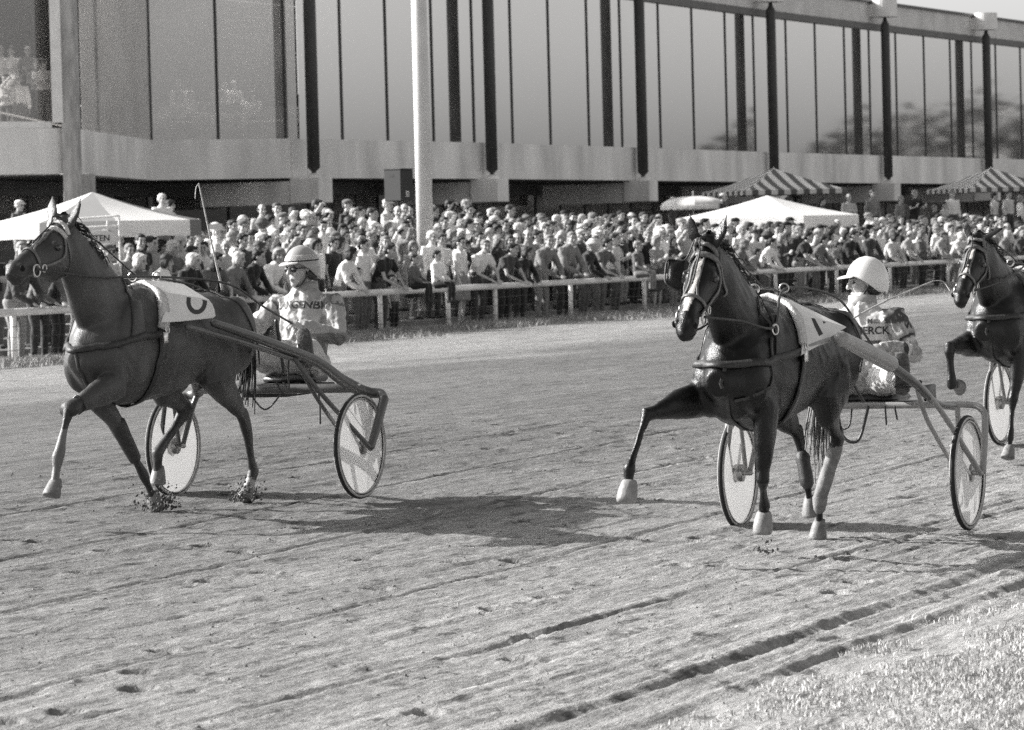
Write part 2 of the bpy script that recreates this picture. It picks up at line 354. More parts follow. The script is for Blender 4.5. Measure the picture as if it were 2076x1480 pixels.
# grass: blades in one object per stretch
def blades(name, n, u0, u1, v0, v1, h, wd, m, dens=None, lean=.4, seed=1, zf=None, parent_label=None):
    r = np.random.default_rng(seed); U = r.uniform(u0, u1, n); W = r.uniform(v0, v1, n)
    if dens is not None: k = r.random(n) < dens(U, W); U, W = U[k], W[k]; n = len(U)
    hh = h * (.45 + r.random(n)) * (.7 + .9 * (vnoise(U, W, 1.1, 2.2, seed + 3) + .5)); a = r.uniform(0, 6.283, n); ww = wd * (.6 + r.random(n))
    X = TR.x * U + NR.x * W; Y = TR.y * U + NR.y * W; Z = zf(U, W) if zf else bank(W)
    la = r.uniform(0, 6.283, n); le = lean * hh * r.random(n)
    co = np.zeros((n, 5, 3)); dx, dy = np.cos(a) * ww, np.sin(a) * ww; lx, ly = np.cos(la) * le, np.sin(la) * le
    co[:, 0] = np.stack([X - dx, Y - dy, Z - .01], 1); co[:, 1] = np.stack([X + dx, Y + dy, Z - .01], 1)
    co[:, 2] = np.stack([X + dx * .7 + lx * .35, Y + dy * .7 + ly * .35, Z + hh * .55], 1); co[:, 3] = np.stack([X - dx * .7 + lx * .35, Y - dy * .7 + ly * .35, Z + hh * .55], 1)
    co[:, 4] = np.stack([X + lx, Y + ly, Z + hh], 1)
    base = (np.arange(n) * 5)[:, None]; q = base + np.array([[0, 1, 2, 3]]); t = base + np.array([[3, 2, 4]])
    me = bpy.data.meshes.new(name); me.vertices.add(n * 5); me.vertices.foreach_set('co', co.astype(np.float32).ravel())
    li = np.concatenate([q.ravel(), t.ravel()]).astype(np.int32); me.loops.add(len(li)); me.loops.foreach_set('vertex_index', li)
    me.polygons.add(2 * n); me.polygons.foreach_set('loop_start', np.concatenate([np.arange(n) * 4, 4 * n + np.arange(n) * 3]).astype(np.int32))
    me.update(calc_edges=True); return stuff(mesh_obj(name, me, m))
tag(blades('grass', 190000, 9, 26, 2.3, 5.3, .016, .0032, 'near_grass', lean=1.6, dens=lambda U, W: np.clip((4.98 - W + vnoise(U, W, 1.5, 3, 9) * 1.1) / 1.3, 0, 1), seed=2, zf=lambda U, W: near_z(U, W)), 'bright dry grass on the inner verge, bottom right corner of the photo', 'grass')
tag(blades('grass', 150000, 50, 128, 28.0, 31.9, .085, .008, 'dry_grass', lean=1.2, dens=lambda U, W: np.clip((W - 29.4 + vnoise(U, W, .5, 1, 4) * 1.8) / 1.8, .0, 1), seed=5), 'strip of dry grass growing at the foot of the white rail', 'grass')
def clods(name, pts, m='clod'):
    bm = bmesh.new(); bmesh.ops.create_icosphere(bm, subdivisions=1, radius=1)
    mats = [M.Translation(p) @ M.Rotation(random.uniform(0, 6), 4, V((random.random(), random.random(), random.random() + .1)).normalized()) @ M.Diagonal((r, r * random.uniform(.6, 1), r * random.uniform(.5, .8), 1)) for p, r in pts]
    return scatter(name, bm, mats, m)
pts = []
for i in range(5000):
    u = random.uniform(9, 33); v = random.uniform(5.0, 14.5); p = uv(u, v)
    if abs(p.x) > .15 * p.y + .5: continue
    pts.append((V((p.x, p.y, float(near_z(np.array([u]), np.array([v]))[0]))), random.choice((.003, .004, .005, .006, .007, .011)) * random.uniform(.7, 1.2)))
tag(stuff(clods('earth_clods', pts, 'track_sand')), 'loose crumbs of earth scattered over the near half of the track', 'dirt')

# ------------------------------------------------------------------ terrace under the crowd
ROWV = [31.95, 32.85, 33.7, 34.55, 35.4, 36.25, 37.1]
def row_z(r, u): return r * (.155 if u < 90 else .115)
bm = bmesh.new()
for (ua, ub) in ((30, 90), (90.004, 175)):
    for r in range(1, 7):
        z = row_z(r, ua + 1); v0 = ROWV[r] - .4
        a, b2 = uv(ua, v0), uv(ub, v0)
        slab(bm, a, b2, -.05, z, .9 if r < 6 else 1.4)
structure(build('terrace_steps', bm, 'terrace_concrete'))
bm = bmesh.new(); slab(bm, uv(20, 38.0), uv(260, 38.0), -.06, 1.3, 60); structure(build('terrace', bm, 'terrace_concrete'))

# ------------------------------------------------------------------ grandstand
CO = [at(640, 109, 0), at(1001, 119, 0), at(1307, 130.5, 0), at(1573, 143, 0), at(1804, 155, 0), at(2008, 167, 0), at(2192, 179.5, 0), at(2350, 192, 0)]
def normal(a, b): d = b - a; return V((d.y, -d.x, 0)).normalized()
def offs(pts, k):
    o = []
    for i, p in enumerate(pts):
        n = normal(pts[max(i - 1, 0)], pts[min(i + 1, len(pts) - 1)]); o.append(p - n * k)
    return o
def isect(px, poly):
    """where the vertical plane of that bearing meets the plan polyline (its end pieces run on)"""
    rx = ray(px, 300).x; n = len(poly) - 1
    for i in range(n):
        a, b = poly[i], poly[i + 1]; d = b - a; den = d.x - rx * d.y
        if abs(den) < 1e-9: continue
        t = (rx * a.y - a.x) / den
        if (t >= -1e-6 or i == 0) and (t <= 1 + 1e-6 or i == n - 1): return a + d * t
ZB, ZT, ZR = 3.75, 4.87, 9.93
gs = empty('grandstand', (CO[2].x, CO[2].y, 0)); tag(gs, 'long concrete and glass grandstand behind the crowd', 'building')
def gpart(name, bm, m, parent=gs, smooth=False):
    me = bpy.data.meshes.new(name); bm.to_mesh(me); bm.free()
    off = V((0, 0, 0)) - gs.location; me.transform(M.Translation(off)); return mesh_obj(name, me, m, parent, smooth)
polyC = offs(CO, .30); polyG = offs(CO, .62)
left_f = [at(-130, 92.5, 0), at(137, 95, 0)]; midl = [at(166, 96, 0), at(310, 107, 0), at(600, 109.2, 0)]
front_main = [at(627, 110, 0)] + polyC[1:]
glassL = [p + V((0, .25, 0)) for p in left_f]; glassM = [p + V((-.05, .3, 0)) for p in midl[:2]] + [at(606, 109.75, 0)]; glassR = [at(606, 109.75, 0)] + polyG[1:]
# concrete parapet beam, one part per bay
def beam(a, b, z0=ZB, z1=ZT, th=.5, name='parapet_panel', m='weathered_concrete'):
    bm = bmesh.new(); slab(bm, a, b, z0, z1, th); return gpart(name, bm, m)
beam(left_f[0], left_f[1]); beam(midl[0], midl[1]); beam(midl[1], at(594, 109.15, 0)); beam(at(597, 109.2, 0), at(627, 110, 0))
for a, b in zip(front_main, front_main[1:]):
    d = (b - a).normalized() * .02; beam(a + d, b - d)
# glazing
MUL = [[137 + 28, 307, 443, 580, 600], [627, 695, 787, 880, 962, 1040, 1117, 1195, 1262, 1340, 1408, 1475, 1532, 1598, 1657, 1716, 1766, 1820, 1877, 1930, 1973, 2022, 2072, 2115, 2160, 2205, 2245, 2285, 2330]]
def pane(a, b, mtl, z0=ZT - .02, z1=ZR + .3):
    bm = bmesh.new(); slab(bm, a, b, z0, z1, .02); o = gpart('glass_pane', bm, mtl); return o
def mullion(p, z0=ZT - .02, z1=ZR + .3, wd=.07):
    bm = bmesh.new(); box(bm, (p.x, p.y, (z0 + z1) / 2), (wd, wd, z1 - z0), R_(-20)); return gpart('mullion', bm, 'dark_frame')
def glaze(pxs, poly, mtl):
    P = [isect(x, poly) for x in pxs]; P = [p for p in P if p is not None]
    for a, b in zip(P, P[1:]):
        d = (b - a).normalized() * .036; pane(a + d, b - d, mtl)
    for p in P[1:-1]: mullion(p)
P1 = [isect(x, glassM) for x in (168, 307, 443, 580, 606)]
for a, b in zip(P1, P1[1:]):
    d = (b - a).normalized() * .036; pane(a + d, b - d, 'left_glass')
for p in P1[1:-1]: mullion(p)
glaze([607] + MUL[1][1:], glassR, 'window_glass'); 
pane(glassL[0], glassL[1], 'dim_glass')
# sill flashing in front of the glass on the left bay, roof edge, slab and soffit
bm = bmesh.new(); slab(bm, at(-130, 92.6, 0), at(112, 94.7, 0), ZT + .002, ZT + .16, .12); gpart('sill', bm, 'white_paint')
for a, b in zip(glassR, glassR[1:]):
    n = normal(a, b) * .12; beam(a + n, b + n, ZR, ZR + .26, .3, 'roof_edge', 'roof_fascia')
    beam(a + n * .2, b + n * .2, ZR + .262, ZR + 1.09, .25, 'roof_panel', 'pale_soffit')
    beam(a + n * 1.2, b + n * 1.2, ZR + 1.092, ZR + 1.20, 1.2, 'roof_edge', 'dark_frame')
for a, b in zip(glassM, glassM[1:]): beam(a, b, ZR + .3, ZR + 1.0, .3, 'roof_edge', 'roof_fascia')
# round steel columns with tapered feet and heads, standing on concrete blocks
for i, c in enumerate(CO):
    bm = bmesh.new(); r = .18; zt = ZR + .44
    tube(bm, [((c.x, c.y, 3.86), .06), ((c.x, c.y, 3.92), .07), ((c.x, c.y, 4.02), r), ((c.x, c.y, zt - .25), r), ((c.x, c.y, zt - .1), .09), ((c.x, c.y, zt + .05), .06)], side=V((1, 0, 0)), seg=20, cap=False)
    gpart('column', bm, 'dark_steel_paint', smooth=True)
    bm = bmesh.new(); tube(bm, [((c.x, c.y, 3.74), .22), ((c.x, c.y, 3.80), .20), ((c.x, c.y, 3.87), .07)], side=V((1, 0, 0)), seg=20, cap=False); gpart('column_foot', bm, 'weathered_concrete')
    n = normal(CO[max(i - 1, 0)], CO[min(i + 1, len(CO) - 1)]); an = math.atan2(n.y, n.x)
    bm = bmesh.new(); box(bm, c + V((0, 0, 3.38)) - n * .1, (.95, .8, .72), an, .02); gpart('bearing_block', bm, 'weathered_concrete')
    bm = bmesh.new(); box(bm, c + V((0, 0, 3.33)) - n * 2.1, (3.0, .55, .66), an); gpart('support_beam', bm, 'weathered_concrete')
    bm = bmesh.new(); tube(bm, [((c.x, c.y, zt + .055), .5), ((c.x, c.y, zt + .78), .5)], side=V((1, 0, 0)), seg=24, cap=False); gpart('column_head', bm, 'weathered_concrete', smooth=False)
    bm = bmesh.new(); box(bm, c + V((0, 0, zt + .34)) - n * .7, (1.3, .6, .5), an); gpart('bracket', bm, 'weathered_concrete')
# big square concrete column on the left with a sunlit white frame beside it
cc = at(151, 95.0, 0)
bm = bmesh.new(); box(bm, (cc.x, cc.y, 6.8), (.36, .5, 11), R_(-8), .01); gpart('concrete_column', bm, 'rough_concrete_column')
bm = bmesh.new(); box(bm, (cc.x + .12, cc.y + .6, 2.4), (.62, .6, 2.69), R_(-8), .01); gpart('concrete_column', bm, 'rough_concrete_column')
fr = at(124, 94.7, 0); bm = bmesh.new(); box(bm, (fr.x, fr.y, 8.3), (.26, .1, 6.6), R_(10)); gpart('window_frame', bm, 'white_paint')
# lower storey: recessed dark glazing behind posts
lowp = [at(-150, 97, 0), at(300, 112, 0), at(627, 114, 0)] + offs(CO, 4.0)[1:]
for a, b in zip(lowp, lowp[1:]):
    n = max(2, int((b - a).length / 2.2))
    for q in range(n):
        p0 = a.lerp(b, q / n); p1 = a.lerp(b, (q + 1) / n); d = (p1 - p0).normalized() * .04
        bm = bmesh.new(); slab(bm, p0 + d, p1 - d, 1.9, 3.35, .02); gpart('window', bm, 'lower_glass')
        bm = bmesh.new(); box(bm, (p0.x, p0.y, 2.5), (.07, .07, 2.45), R_(-20)); gpart('window_post', bm, 'dark_frame')
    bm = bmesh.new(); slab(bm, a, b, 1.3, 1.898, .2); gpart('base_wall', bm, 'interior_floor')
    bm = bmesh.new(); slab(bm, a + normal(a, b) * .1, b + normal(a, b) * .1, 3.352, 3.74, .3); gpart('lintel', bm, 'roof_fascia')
# interior shell: floor, rear wall, ceiling
def shell(z0, z1, poly, k, name, m):
    bm = bmesh.new(); pts = [p for p in poly]; bk = offs(poly, k)
    for i in range(len(pts) - 1):
        a, b, c, d = pts[i], pts[i + 1], bk[i + 1], bk[i]
        lo = [bm.verts.new((p.x, p.y, z0)) for p in (a, b, c, d)]; hi = [bm.verts.new((p.x, p.y, z1)) for p in (a, b, c, d)]
        bm.faces.new(hi); bm.faces.new(lo[::-1])
        for q in range(4): r = (q + 1) % 4; bm.faces.new((lo[q], lo[r], hi[r], hi[q]))
    return gpart(name, bm, m)
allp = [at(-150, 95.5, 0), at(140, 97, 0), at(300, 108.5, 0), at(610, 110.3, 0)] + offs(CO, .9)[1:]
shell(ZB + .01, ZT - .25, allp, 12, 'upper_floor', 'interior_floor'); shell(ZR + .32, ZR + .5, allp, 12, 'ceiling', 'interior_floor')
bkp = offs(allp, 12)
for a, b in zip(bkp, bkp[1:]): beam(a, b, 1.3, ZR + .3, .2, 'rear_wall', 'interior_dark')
for px in (60, 340, 420, 500, 580):
    c = at(px, 101 if px < 100 else 112.5, ZR - .25); bm = bmesh.new(); box(bm, c, (1.6, 1.2, .06), R_(20)); gpart('ceiling_lamp_or_fill', bm, 'unseen_fill_panel')  # unseen glowing panels, added to light the spectators in the left bays
# stepped seating inside the left bays, handrail, ceiling lamps
bm = bmesh.new()
for k in range(4):
    slab(bm, at(-150, 98.5 + k * 1.3, 0), at(70, 99.5 + k * 1.3, 0), ZT - .249, ZT + .1 + k * .42, 1.3)
    slab(bm, at(330, 109.2 + k * 1.3, 0), at(620, 112.2 + k * 1.3, 0), ZT - .249, ZT - .1 + k * .42, 1.3)
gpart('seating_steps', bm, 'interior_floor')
bm = bmesh.new(); cord(bm, [at(-60, 96.2, 5.55), at(130, 97, 5.0)], .025); cord(bm, [at(172, 97.5, 5.5), at(307, 108, 5.42), at(578, 110.6, 5.42)], .025); gpart('handrail', bm, 'white_paint')
random.seed(11)
for px in (690, 790, 1090, 1160, 1250, 1330, 1400, 1470, 1600, 1690, 1760, 1840, 1900, 1960, 2030, 1075, 1350, 1640):
    c = isect(px, glassR); k = random.uniform(2.5, 6); p = at(px, c.y + k, ZR - random.choice((.35, .55, .75, 1.1)))
    bm = bmesh.new(); box(bm, p, (1.4, .04, .03), R_(62)); gpart('ceiling_lamp_or_fill', bm, 'lamp_tube')

BS = 1.18     # the stand sits a little farther back and is that much larger
gs.scale = (BS, BS, BS); gs.location = (gs.location.x * BS, gs.location.y * BS, CH * (1 - BS))
# ------------------------------------------------------------------ a belt of trees beyond the far turn (seen only mirrored in the glass)
random.seed(5); mats = []
for i in range(90):
    t = i / 89; a = R_(24 + 62 * t); d = 330 + random.uniform(-20, 20); c = V((math.sin(a) * d + 20, math.cos(a) * d + 150, 0)); ad = 24 + 62 * t; hgt = random.uniform(.75, 1.2) * (19 if ad < 39.5 else 13 if ad < 43 else 8 if ad < 46 else 4.5)
    for j in range(260):
        q = V((random.gauss(0, 1), random.gauss(0, 1), random.gauss(0, 1))).normalized() * random.uniform(.5, 1)
        p = c + V((q.x * 6.5, q.y * 6.5, hgt * .55 + q.z * hgt * .45)); s = random.uniform(.5, 1.1)
        mats.append(M.Translation(p) @ M.Rotation(random.uniform(0, 6), 4, 'Z') @ M.Rotation(random.uniform(0, 3), 4, 'X') @ M.Diagonal((s, s, s, 1)))
bm = bmesh.new(); bmesh.ops.create_circle(bm, cap_ends=True, segments=5, radius=1)
tag(stuff(scatter('tree_belt', bm, mats, 'leafy')), 'far belt of trees mirrored in the right hand grandstand windows', 'trees')

# ------------------------------------------------------------------ rail fence
fe = empty('rail_fence', uv(76, 31.3)); tag(fe, 'white tubular rail with wires along the outer edge of the track', 'fence')
def fpart(name, bm, m, smooth=False):
    me = bpy.data.meshes.new(name); bm.to_mesh(me); bm.free(); me.transform(M.Translation(-fe.location)); return mesh_obj(name, me, m, fe, smooth)
PU = [45.5, 50.5, 55.6, 60.6, 65.6, 70.5, 74.0, 76.6, 81.1, 86.0, 91.0, 96.1, 101.5, 106.7, 112.9, 118.5, 124, 130]
for a, b in zip(PU, PU[1:]):
    bm = bmesh.new(); tube(bm, [(uv(a + .012, 31.3, .83), .065), (uv(b - .012, 31.3, .83), .065)], seg=14, cap=False); fpart('rail', bm, 'white_paint', True)
for i, u in enumerate(PU):
    bm = bmesh.new(); p = uv(u, 31.3); ln = .012 * random.uniform(-1, 1)
    tube(bm, [((p.x, p.y, -.05), .05), ((p.x + ln, p.y, .775), .05)], side=V((1, 0, 0)), seg=12, cap=False); fpart('post', bm, 'white_paint', True)
for z in (.20, .41, .60):
    bm = bmesh.new(); cord(bm, [uv(u + .01, 31.22, z + random.uniform(-.008, .008)) for u in PU], .0045, seg=5, k=2); fpart('wire', bm, 'wire')
# ------------------------------------------------------------------ team frames: x forwards, y to the horse's left, z up
class Frame:
    def __init__(s, near, far_px, th, push=0):
        th = R_(th); s.h = V((-math.sin(th), -math.cos(th), 0)); s.l = V((math.cos(th), -math.sin(th), 0))
        if far_px is None: s.W = 1.44; far = near; near = far + s.l * s.W; s.O = (near + far) / 2
        else:
            s.W = min((abs(proj(near - s.l * (k / 500))[0] - far_px), k / 500) for k in range(600, 900))[1]
            far = near - s.l * s.W; far.z = zg(far.x, far.y); s.O = (near + far) / 2
        s.O = s.O + s.h * push
        s.M = M(((s.h.x, s.l.x, 0, s.O.x), (s.h.y, s.l.y, 0, s.O.y), (0, 0, 1, s.O.z), (0, 0, 0, 1)))
        s.rz = math.atan2(s.h.y, s.h.x)
    def thing(s, name, base):
        o = empty(name, s.M @ V(base), s.rz); o_base[o.name] = V(base); return o
o_base = {}
def tpart(name, me_or_bm, m, parent, smooth=True):
    """part given in team coordinates, hung under its thing"""
    if isinstance(me_or_bm, bmesh.types.BMesh): me = bpy.data.meshes.new(name); me_or_bm.to_mesh(me); me_or_bm.free()
    else: me = me_or_bm
    root = parent
    while root.parent: root = root.parent
    me.transform(M.Translation(-o_base[root.name])); return mesh_obj(name, me, m, parent, smooth)
FL = Frame(ground_at(733, 1020), 355, 25.8)
FR = Frame(ground_at(1965, 1085), 1500, 22.8)
F3 = Frame(ground_at(2028, 903), None, 26.3)

def bvh_of(me):
    bm = bmesh.new(); bm.from_mesh(me); t = bvhtree.BVHTree.FromBMesh(bm); bm.free(); return t
def strap(bvh, pts, wd, th=.006, off=.004, k=5, stick=True):
    """flat band that lies on the body along the given points"""
    path = smooth_path(pts, k); P = []; Nn = []
    for p in path:
        loc, nn, i, d = bvh.find_nearest(p)
        if stick and loc is not None and d < .12: P.append(loc + nn * off); Nn.append(nn)
        else: P.append(p); Nn.append(nn if nn else V((0, 1, 0)))
    bm = bmesh.new(); rings = []
    for i, p in enumerate(P):
        t = (P[min(i + 1, len(P) - 1)] - P[max(i - 1, 0)]).normalized(); nn = Nn[i]; b = t.cross(nn)
        if b.length < 1e-3: b = V((0, 0, 1))
        b.normalize(); nn = b.cross(t).normalized(); 
        rings.append([bm.verts.new(q) for q in (p - b * wd / 2, p - b * wd / 2 + nn * th, p + b * wd / 2 + nn * th, p + b * wd / 2)])
    for a, b in zip(rings, rings[1:]):
        for q in range(4): r = (q + 1) % 4; bm.faces.new((a[q], b[q], b[r], a[r]))
    bm.faces.new(rings[0]); bm.faces.new(rings[-1][::-1]); bmesh.ops.recalc_face_normals(bm, faces=bm.faces); return bm
def torus(bm, c, R, r, axis=V((0, 1, 0)), seg=20, ts=8):
    q = axis.normalized().to_track_quat('Z', 'Y').to_matrix()
    rings = []
    for i in range(seg):
        a = 2 * math.pi * i / seg; rings.append([bm.verts.new(V(c) + q @ V(((R + r * math.cos(b)) * math.cos(a), (R + r * math.cos(b)) * math.sin(a), r * math.sin(b)))) for b in [2 * math.pi * j / ts for j in range(ts)]])
    for i in range(seg):
        A, B_ = rings[i], rings[(i + 1) % seg]
        for j in range(ts): k = (j + 1) % ts; bm.faces.new((A[j], B_[j], B_[k], A[k]))

# ------------------------------------------------------------------ horses
def horse_mesh(sp):
    bm = bmesh.new(); Y = V((0, 1, 0)); dx = sp.get('dx', 0)
    T_ = [(.40, 1.13, .10, .10), (.47, 1.12, .19, .16), (.60, 1.10, .27, .23), (.80, 1.11, .305, .265), (1.0, 1.12, .30, .255), (1.2, 1.10, .315, .25), (1.4, 1.09, .335, .265), (1.6, 1.095, .365, .265),
          (1.78, 1.09, .375, .265), (1.95, 1.07, .345, .25), (2.1, 1.05, .30, .23), (2.22, 1.03, .24, .195), (2.31, 1.02, .15, .13)]
    cw = sp.get('chest', 1.0); tube(bm, [(V((t + dx - (0 if t < 2.05 else (1 - cw) * .3), 0, z)), rs * (cw if t > 1.75 else 1), rz * ((1 + cw) / 2 if t > 2.05 else 1)) for t, z, rz, rs in T_], Y, seg=24)
    for s in (-1, 1):
        rt = lambda a: M.Rotation(a, 4, 'Y')
        ell(bm, (.68 + dx, s * .15, 1.12), (.25, .135, .26), rt(.2), 24)          # croup and haunch
        ell(bm, (.86 + dx, s * .17, .98), (.19, .105, .25), rt(-.35), 24)         # thigh
        ell(bm, (1.98 + dx, s * .155, 1.12), (.14, .085, .30), rt(-.45), 24)      # shoulder blade
        ell(bm, (2.16 + dx - (1 - cw) * .3, s * .13 * cw, 1.00), (.145 * cw, .105 * cw, .19), rt(.2), 24)        # point of shoulder
        ell(bm, (1.9 + dx, s * .16, .96), (.14, .07, .12), None, 16)              # triceps
    ell(bm, (1.66 + dx, 0, 1.37), (.26, .07, .10), M.Rotation(.12, 4, 'Y'))        # withers
    nk = sp['neck']; tube(bm, [(V(p), rs, rz) for p, rs, rz in nk], Y, seg=20)
    for s in (-1, 1): tube(bm, [(V(nk[0][0]) + V((.02, s * .10, -.10)), .09), (V(nk[1][0]) + V((0, s * .065, -.05)), .07), (V(nk[2][0]) + V((.02, s * .04, -.04)), .05)], Y)
    # head
    P, Q = V(sp['poll']), V(sp['muzzle']); ax = (Q - P); Ln = ax.length; ax.normalize(); lat = sp.get('lat', V((0, 1, 0))); lat = (lat - ax * lat.dot(ax)).normalized()
    dn = ax.cross(lat)
    if dn.z > 0: dn = -dn
    H = lambda u, l, d: P + ax * (u * Ln) + lat * l + dn * d
    prof = [(-.06, .085, .055, .075), (.08, .125, .075, .115), (.2, .150, .088, .142), (.33, .140, .088, .132), (.46, .108, .072, .108), (.6, .082, .056, .085), (.74, .068, .049, .073), (.86, .066, .053, .072), (.95, .060, .052, .070), (1.0, .045, .042, .065)]
    tube(bm, [(H(u, 0, off * 1.10), rl * 1.08, rd * 1.12) for u, rd, rl, off in prof], lat, seg=20)
    for s in (-1, 1):
        ell(bm, H(.26, s * .062, .19), (.075, .028, .075)); ell(bm, H(.30, s * .074, .065), (.045, .026, .032), None)   # jowl, eye ridge
        tube(bm, [(H(.40, s * .062, .085), .014), (H(.55, s * .052, .08), .012), (H(.68, s * .046, .075), .008)], lat)
        ell(bm, H(.90, s * .043, .048), (.038, .02, .030)); 
    ell(bm, H(.955, 0, .125), (.05, .042, .034)); ell(bm, H(.85, 0, .115), (.06, .035, .035))
    for b, t in sp['ears']:
        b, t = V(b), V(t); d = t - b
        tube(bm, [(b - d * .2, .034, .024), (b + d * .15, .044, .022), (b + d * .4, .047, .017), (b + d * .7, .032, .012), (b + d * .9, .016, .009), (t + d * .05, .006, .006)], sp.get('earside', V((.7, .7, 0))), seg=12)
    for leg in sp['legs']:
        tube(bm, [(V(p), r2, r1) for p, r1, r2 in leg], Y, seg=14)
    for c, r in sp.get('lumps', []): ell(bm, c, r)
    me = fuse('horse_body', bm, .0105, 3)
    n = len(me.vertices); co = np.empty(n * 3); me.vertices.foreach_get('co', co); co = co.reshape(-1, 3); no = np.empty(n * 3); me.vertices.foreach_get('normal', no); no = no.reshape(-1, 3)
    # muscle relief on the trunk, finer ridges towards the limbs
    d = np.array([.9 * noise.noise(V((c[0] * 5 + c[2] * 2, c[1] * 7, c[2] * 3.2))) - .55 * abs(noise.noise(V((c[0] * 9 - c[2] * 5, c[1] * 9, c[2] * 6)))) for c in co])
    co += no * (d * .017)[:, None]; me.vertices.foreach_set('co', co.ravel()); me.update(); return me, H
def limb_fore(sh, el, kn, fe, ho, s):
    sh, el, kn, fe, ho = map(V, (sh, el, kn, fe, ho)); L_ = lambda a, b, k: a.lerp(b, k)
    return [(sh, .11, .075), (L_(sh, el, .6), .105, .075), (el, .108, .080), (L_(el, kn, .3), .092, .072), (L_(el, kn, .6), .070, .056), (L_(el, kn, .86), .049, .041), (kn, .054, .045), (L_(kn, fe, .12), .045, .038), (L_(kn, fe, .3), .035, .028), (L_(kn, fe, .7), .034, .027), (L_(kn, fe, .88), .039, .032), (fe, .043, .036), (L_(fe, ho, .3), .028, .026), (L_(fe, ho, .55), .032, .030), (L_(fe, ho, .7), .04, .038)]
def limb_hind(hp, st, hk, fe, ho):
    hp, st, hk, fe, ho = map(V, (hp, st, hk, fe, ho)); L_ = lambda a, b, k: a.lerp(b, k)
    return [(hp, .22, .12), (L_(hp, st, .5), .225, .12), (st, .17, .10), (L_(st, hk, .3), .122, .076), (L_(st, hk, .6), .076, .052), (L_(st, hk, .85), .048, .034), (hk, .061, .041), (L_(hk, fe, .14), .051, .037), (L_(hk, fe, .32), .039, .030), (L_(hk, fe, .72), .036, .029), (L_(hk, fe, .9), .040, .034), (fe, .043, .036), (L_(fe, ho, .3), .030, .027), (L_(fe, ho, .55), .033, .031), (L_(fe, ho, .7), .04, .038)]
def hoof(fe, ho, toe, scale=1.0, boot=False):
    """hoof under the pastern; ho is the middle of its sole, toe the forward direction"""
    fe, ho = V(fe), V(ho); up = (fe - ho).normalized(); toe = V(toe).normalized(); n = V((0, 0, 1))
    up2 = up; side = toe.cross(up2).normalized(); toe = up2.cross(side).normalized() if False else (toe - up2 * toe.dot(up2)).normalized()
    bm = bmesh.new(); k = scale; rings = []
    prof = [(.120, .030, .030, -.016), (.100, .040, .038, -.010), (.080, .047, .043, -.004), (.05, .053, .048, .003), (.02, .060, .053, .010), (.005, .062, .054, .013), (.0, .056, .048, .013)]
    if boot: prof = [(.150, .036, .036, -.012), (.140, .046, .046, -.010), (.115, .056, .053, -.006), (.085, .064, .059, .0), (.05, .069, .063, .004), (.022, .069, .062, .008), (.004, .062, .056, .010), (.0, .045, .04, .010)]
    for h, rt, rs, o in prof:
        rings.append([bm.verts.new(ho + up * h * k + toe * (o + rt * math.cos(a)) * k + side * rs * math.sin(a) * k) for a in [2 * math.pi * j / 16 for j in range(16)]])
    for a, b in zip(rings, rings[1:]):
        for q in range(16): r = (q + 1) % 16; bm.faces.new((a[q], a[r], b[r], b[q]))
    bm.faces.new(rings[0]); bm.faces.new(rings[-1][::-1]); bmesh.ops.recalc_face_normals(bm, faces=bm.faces); return bm
def seg_dist(co, a, b):
    a, b = np.array(a), np.array(b); ab = b - a; t = np.clip(((co - a) @ ab) / (ab @ ab), 0, 1); return np.linalg.norm(co - (a + t[:, None] * ab), axis=1)
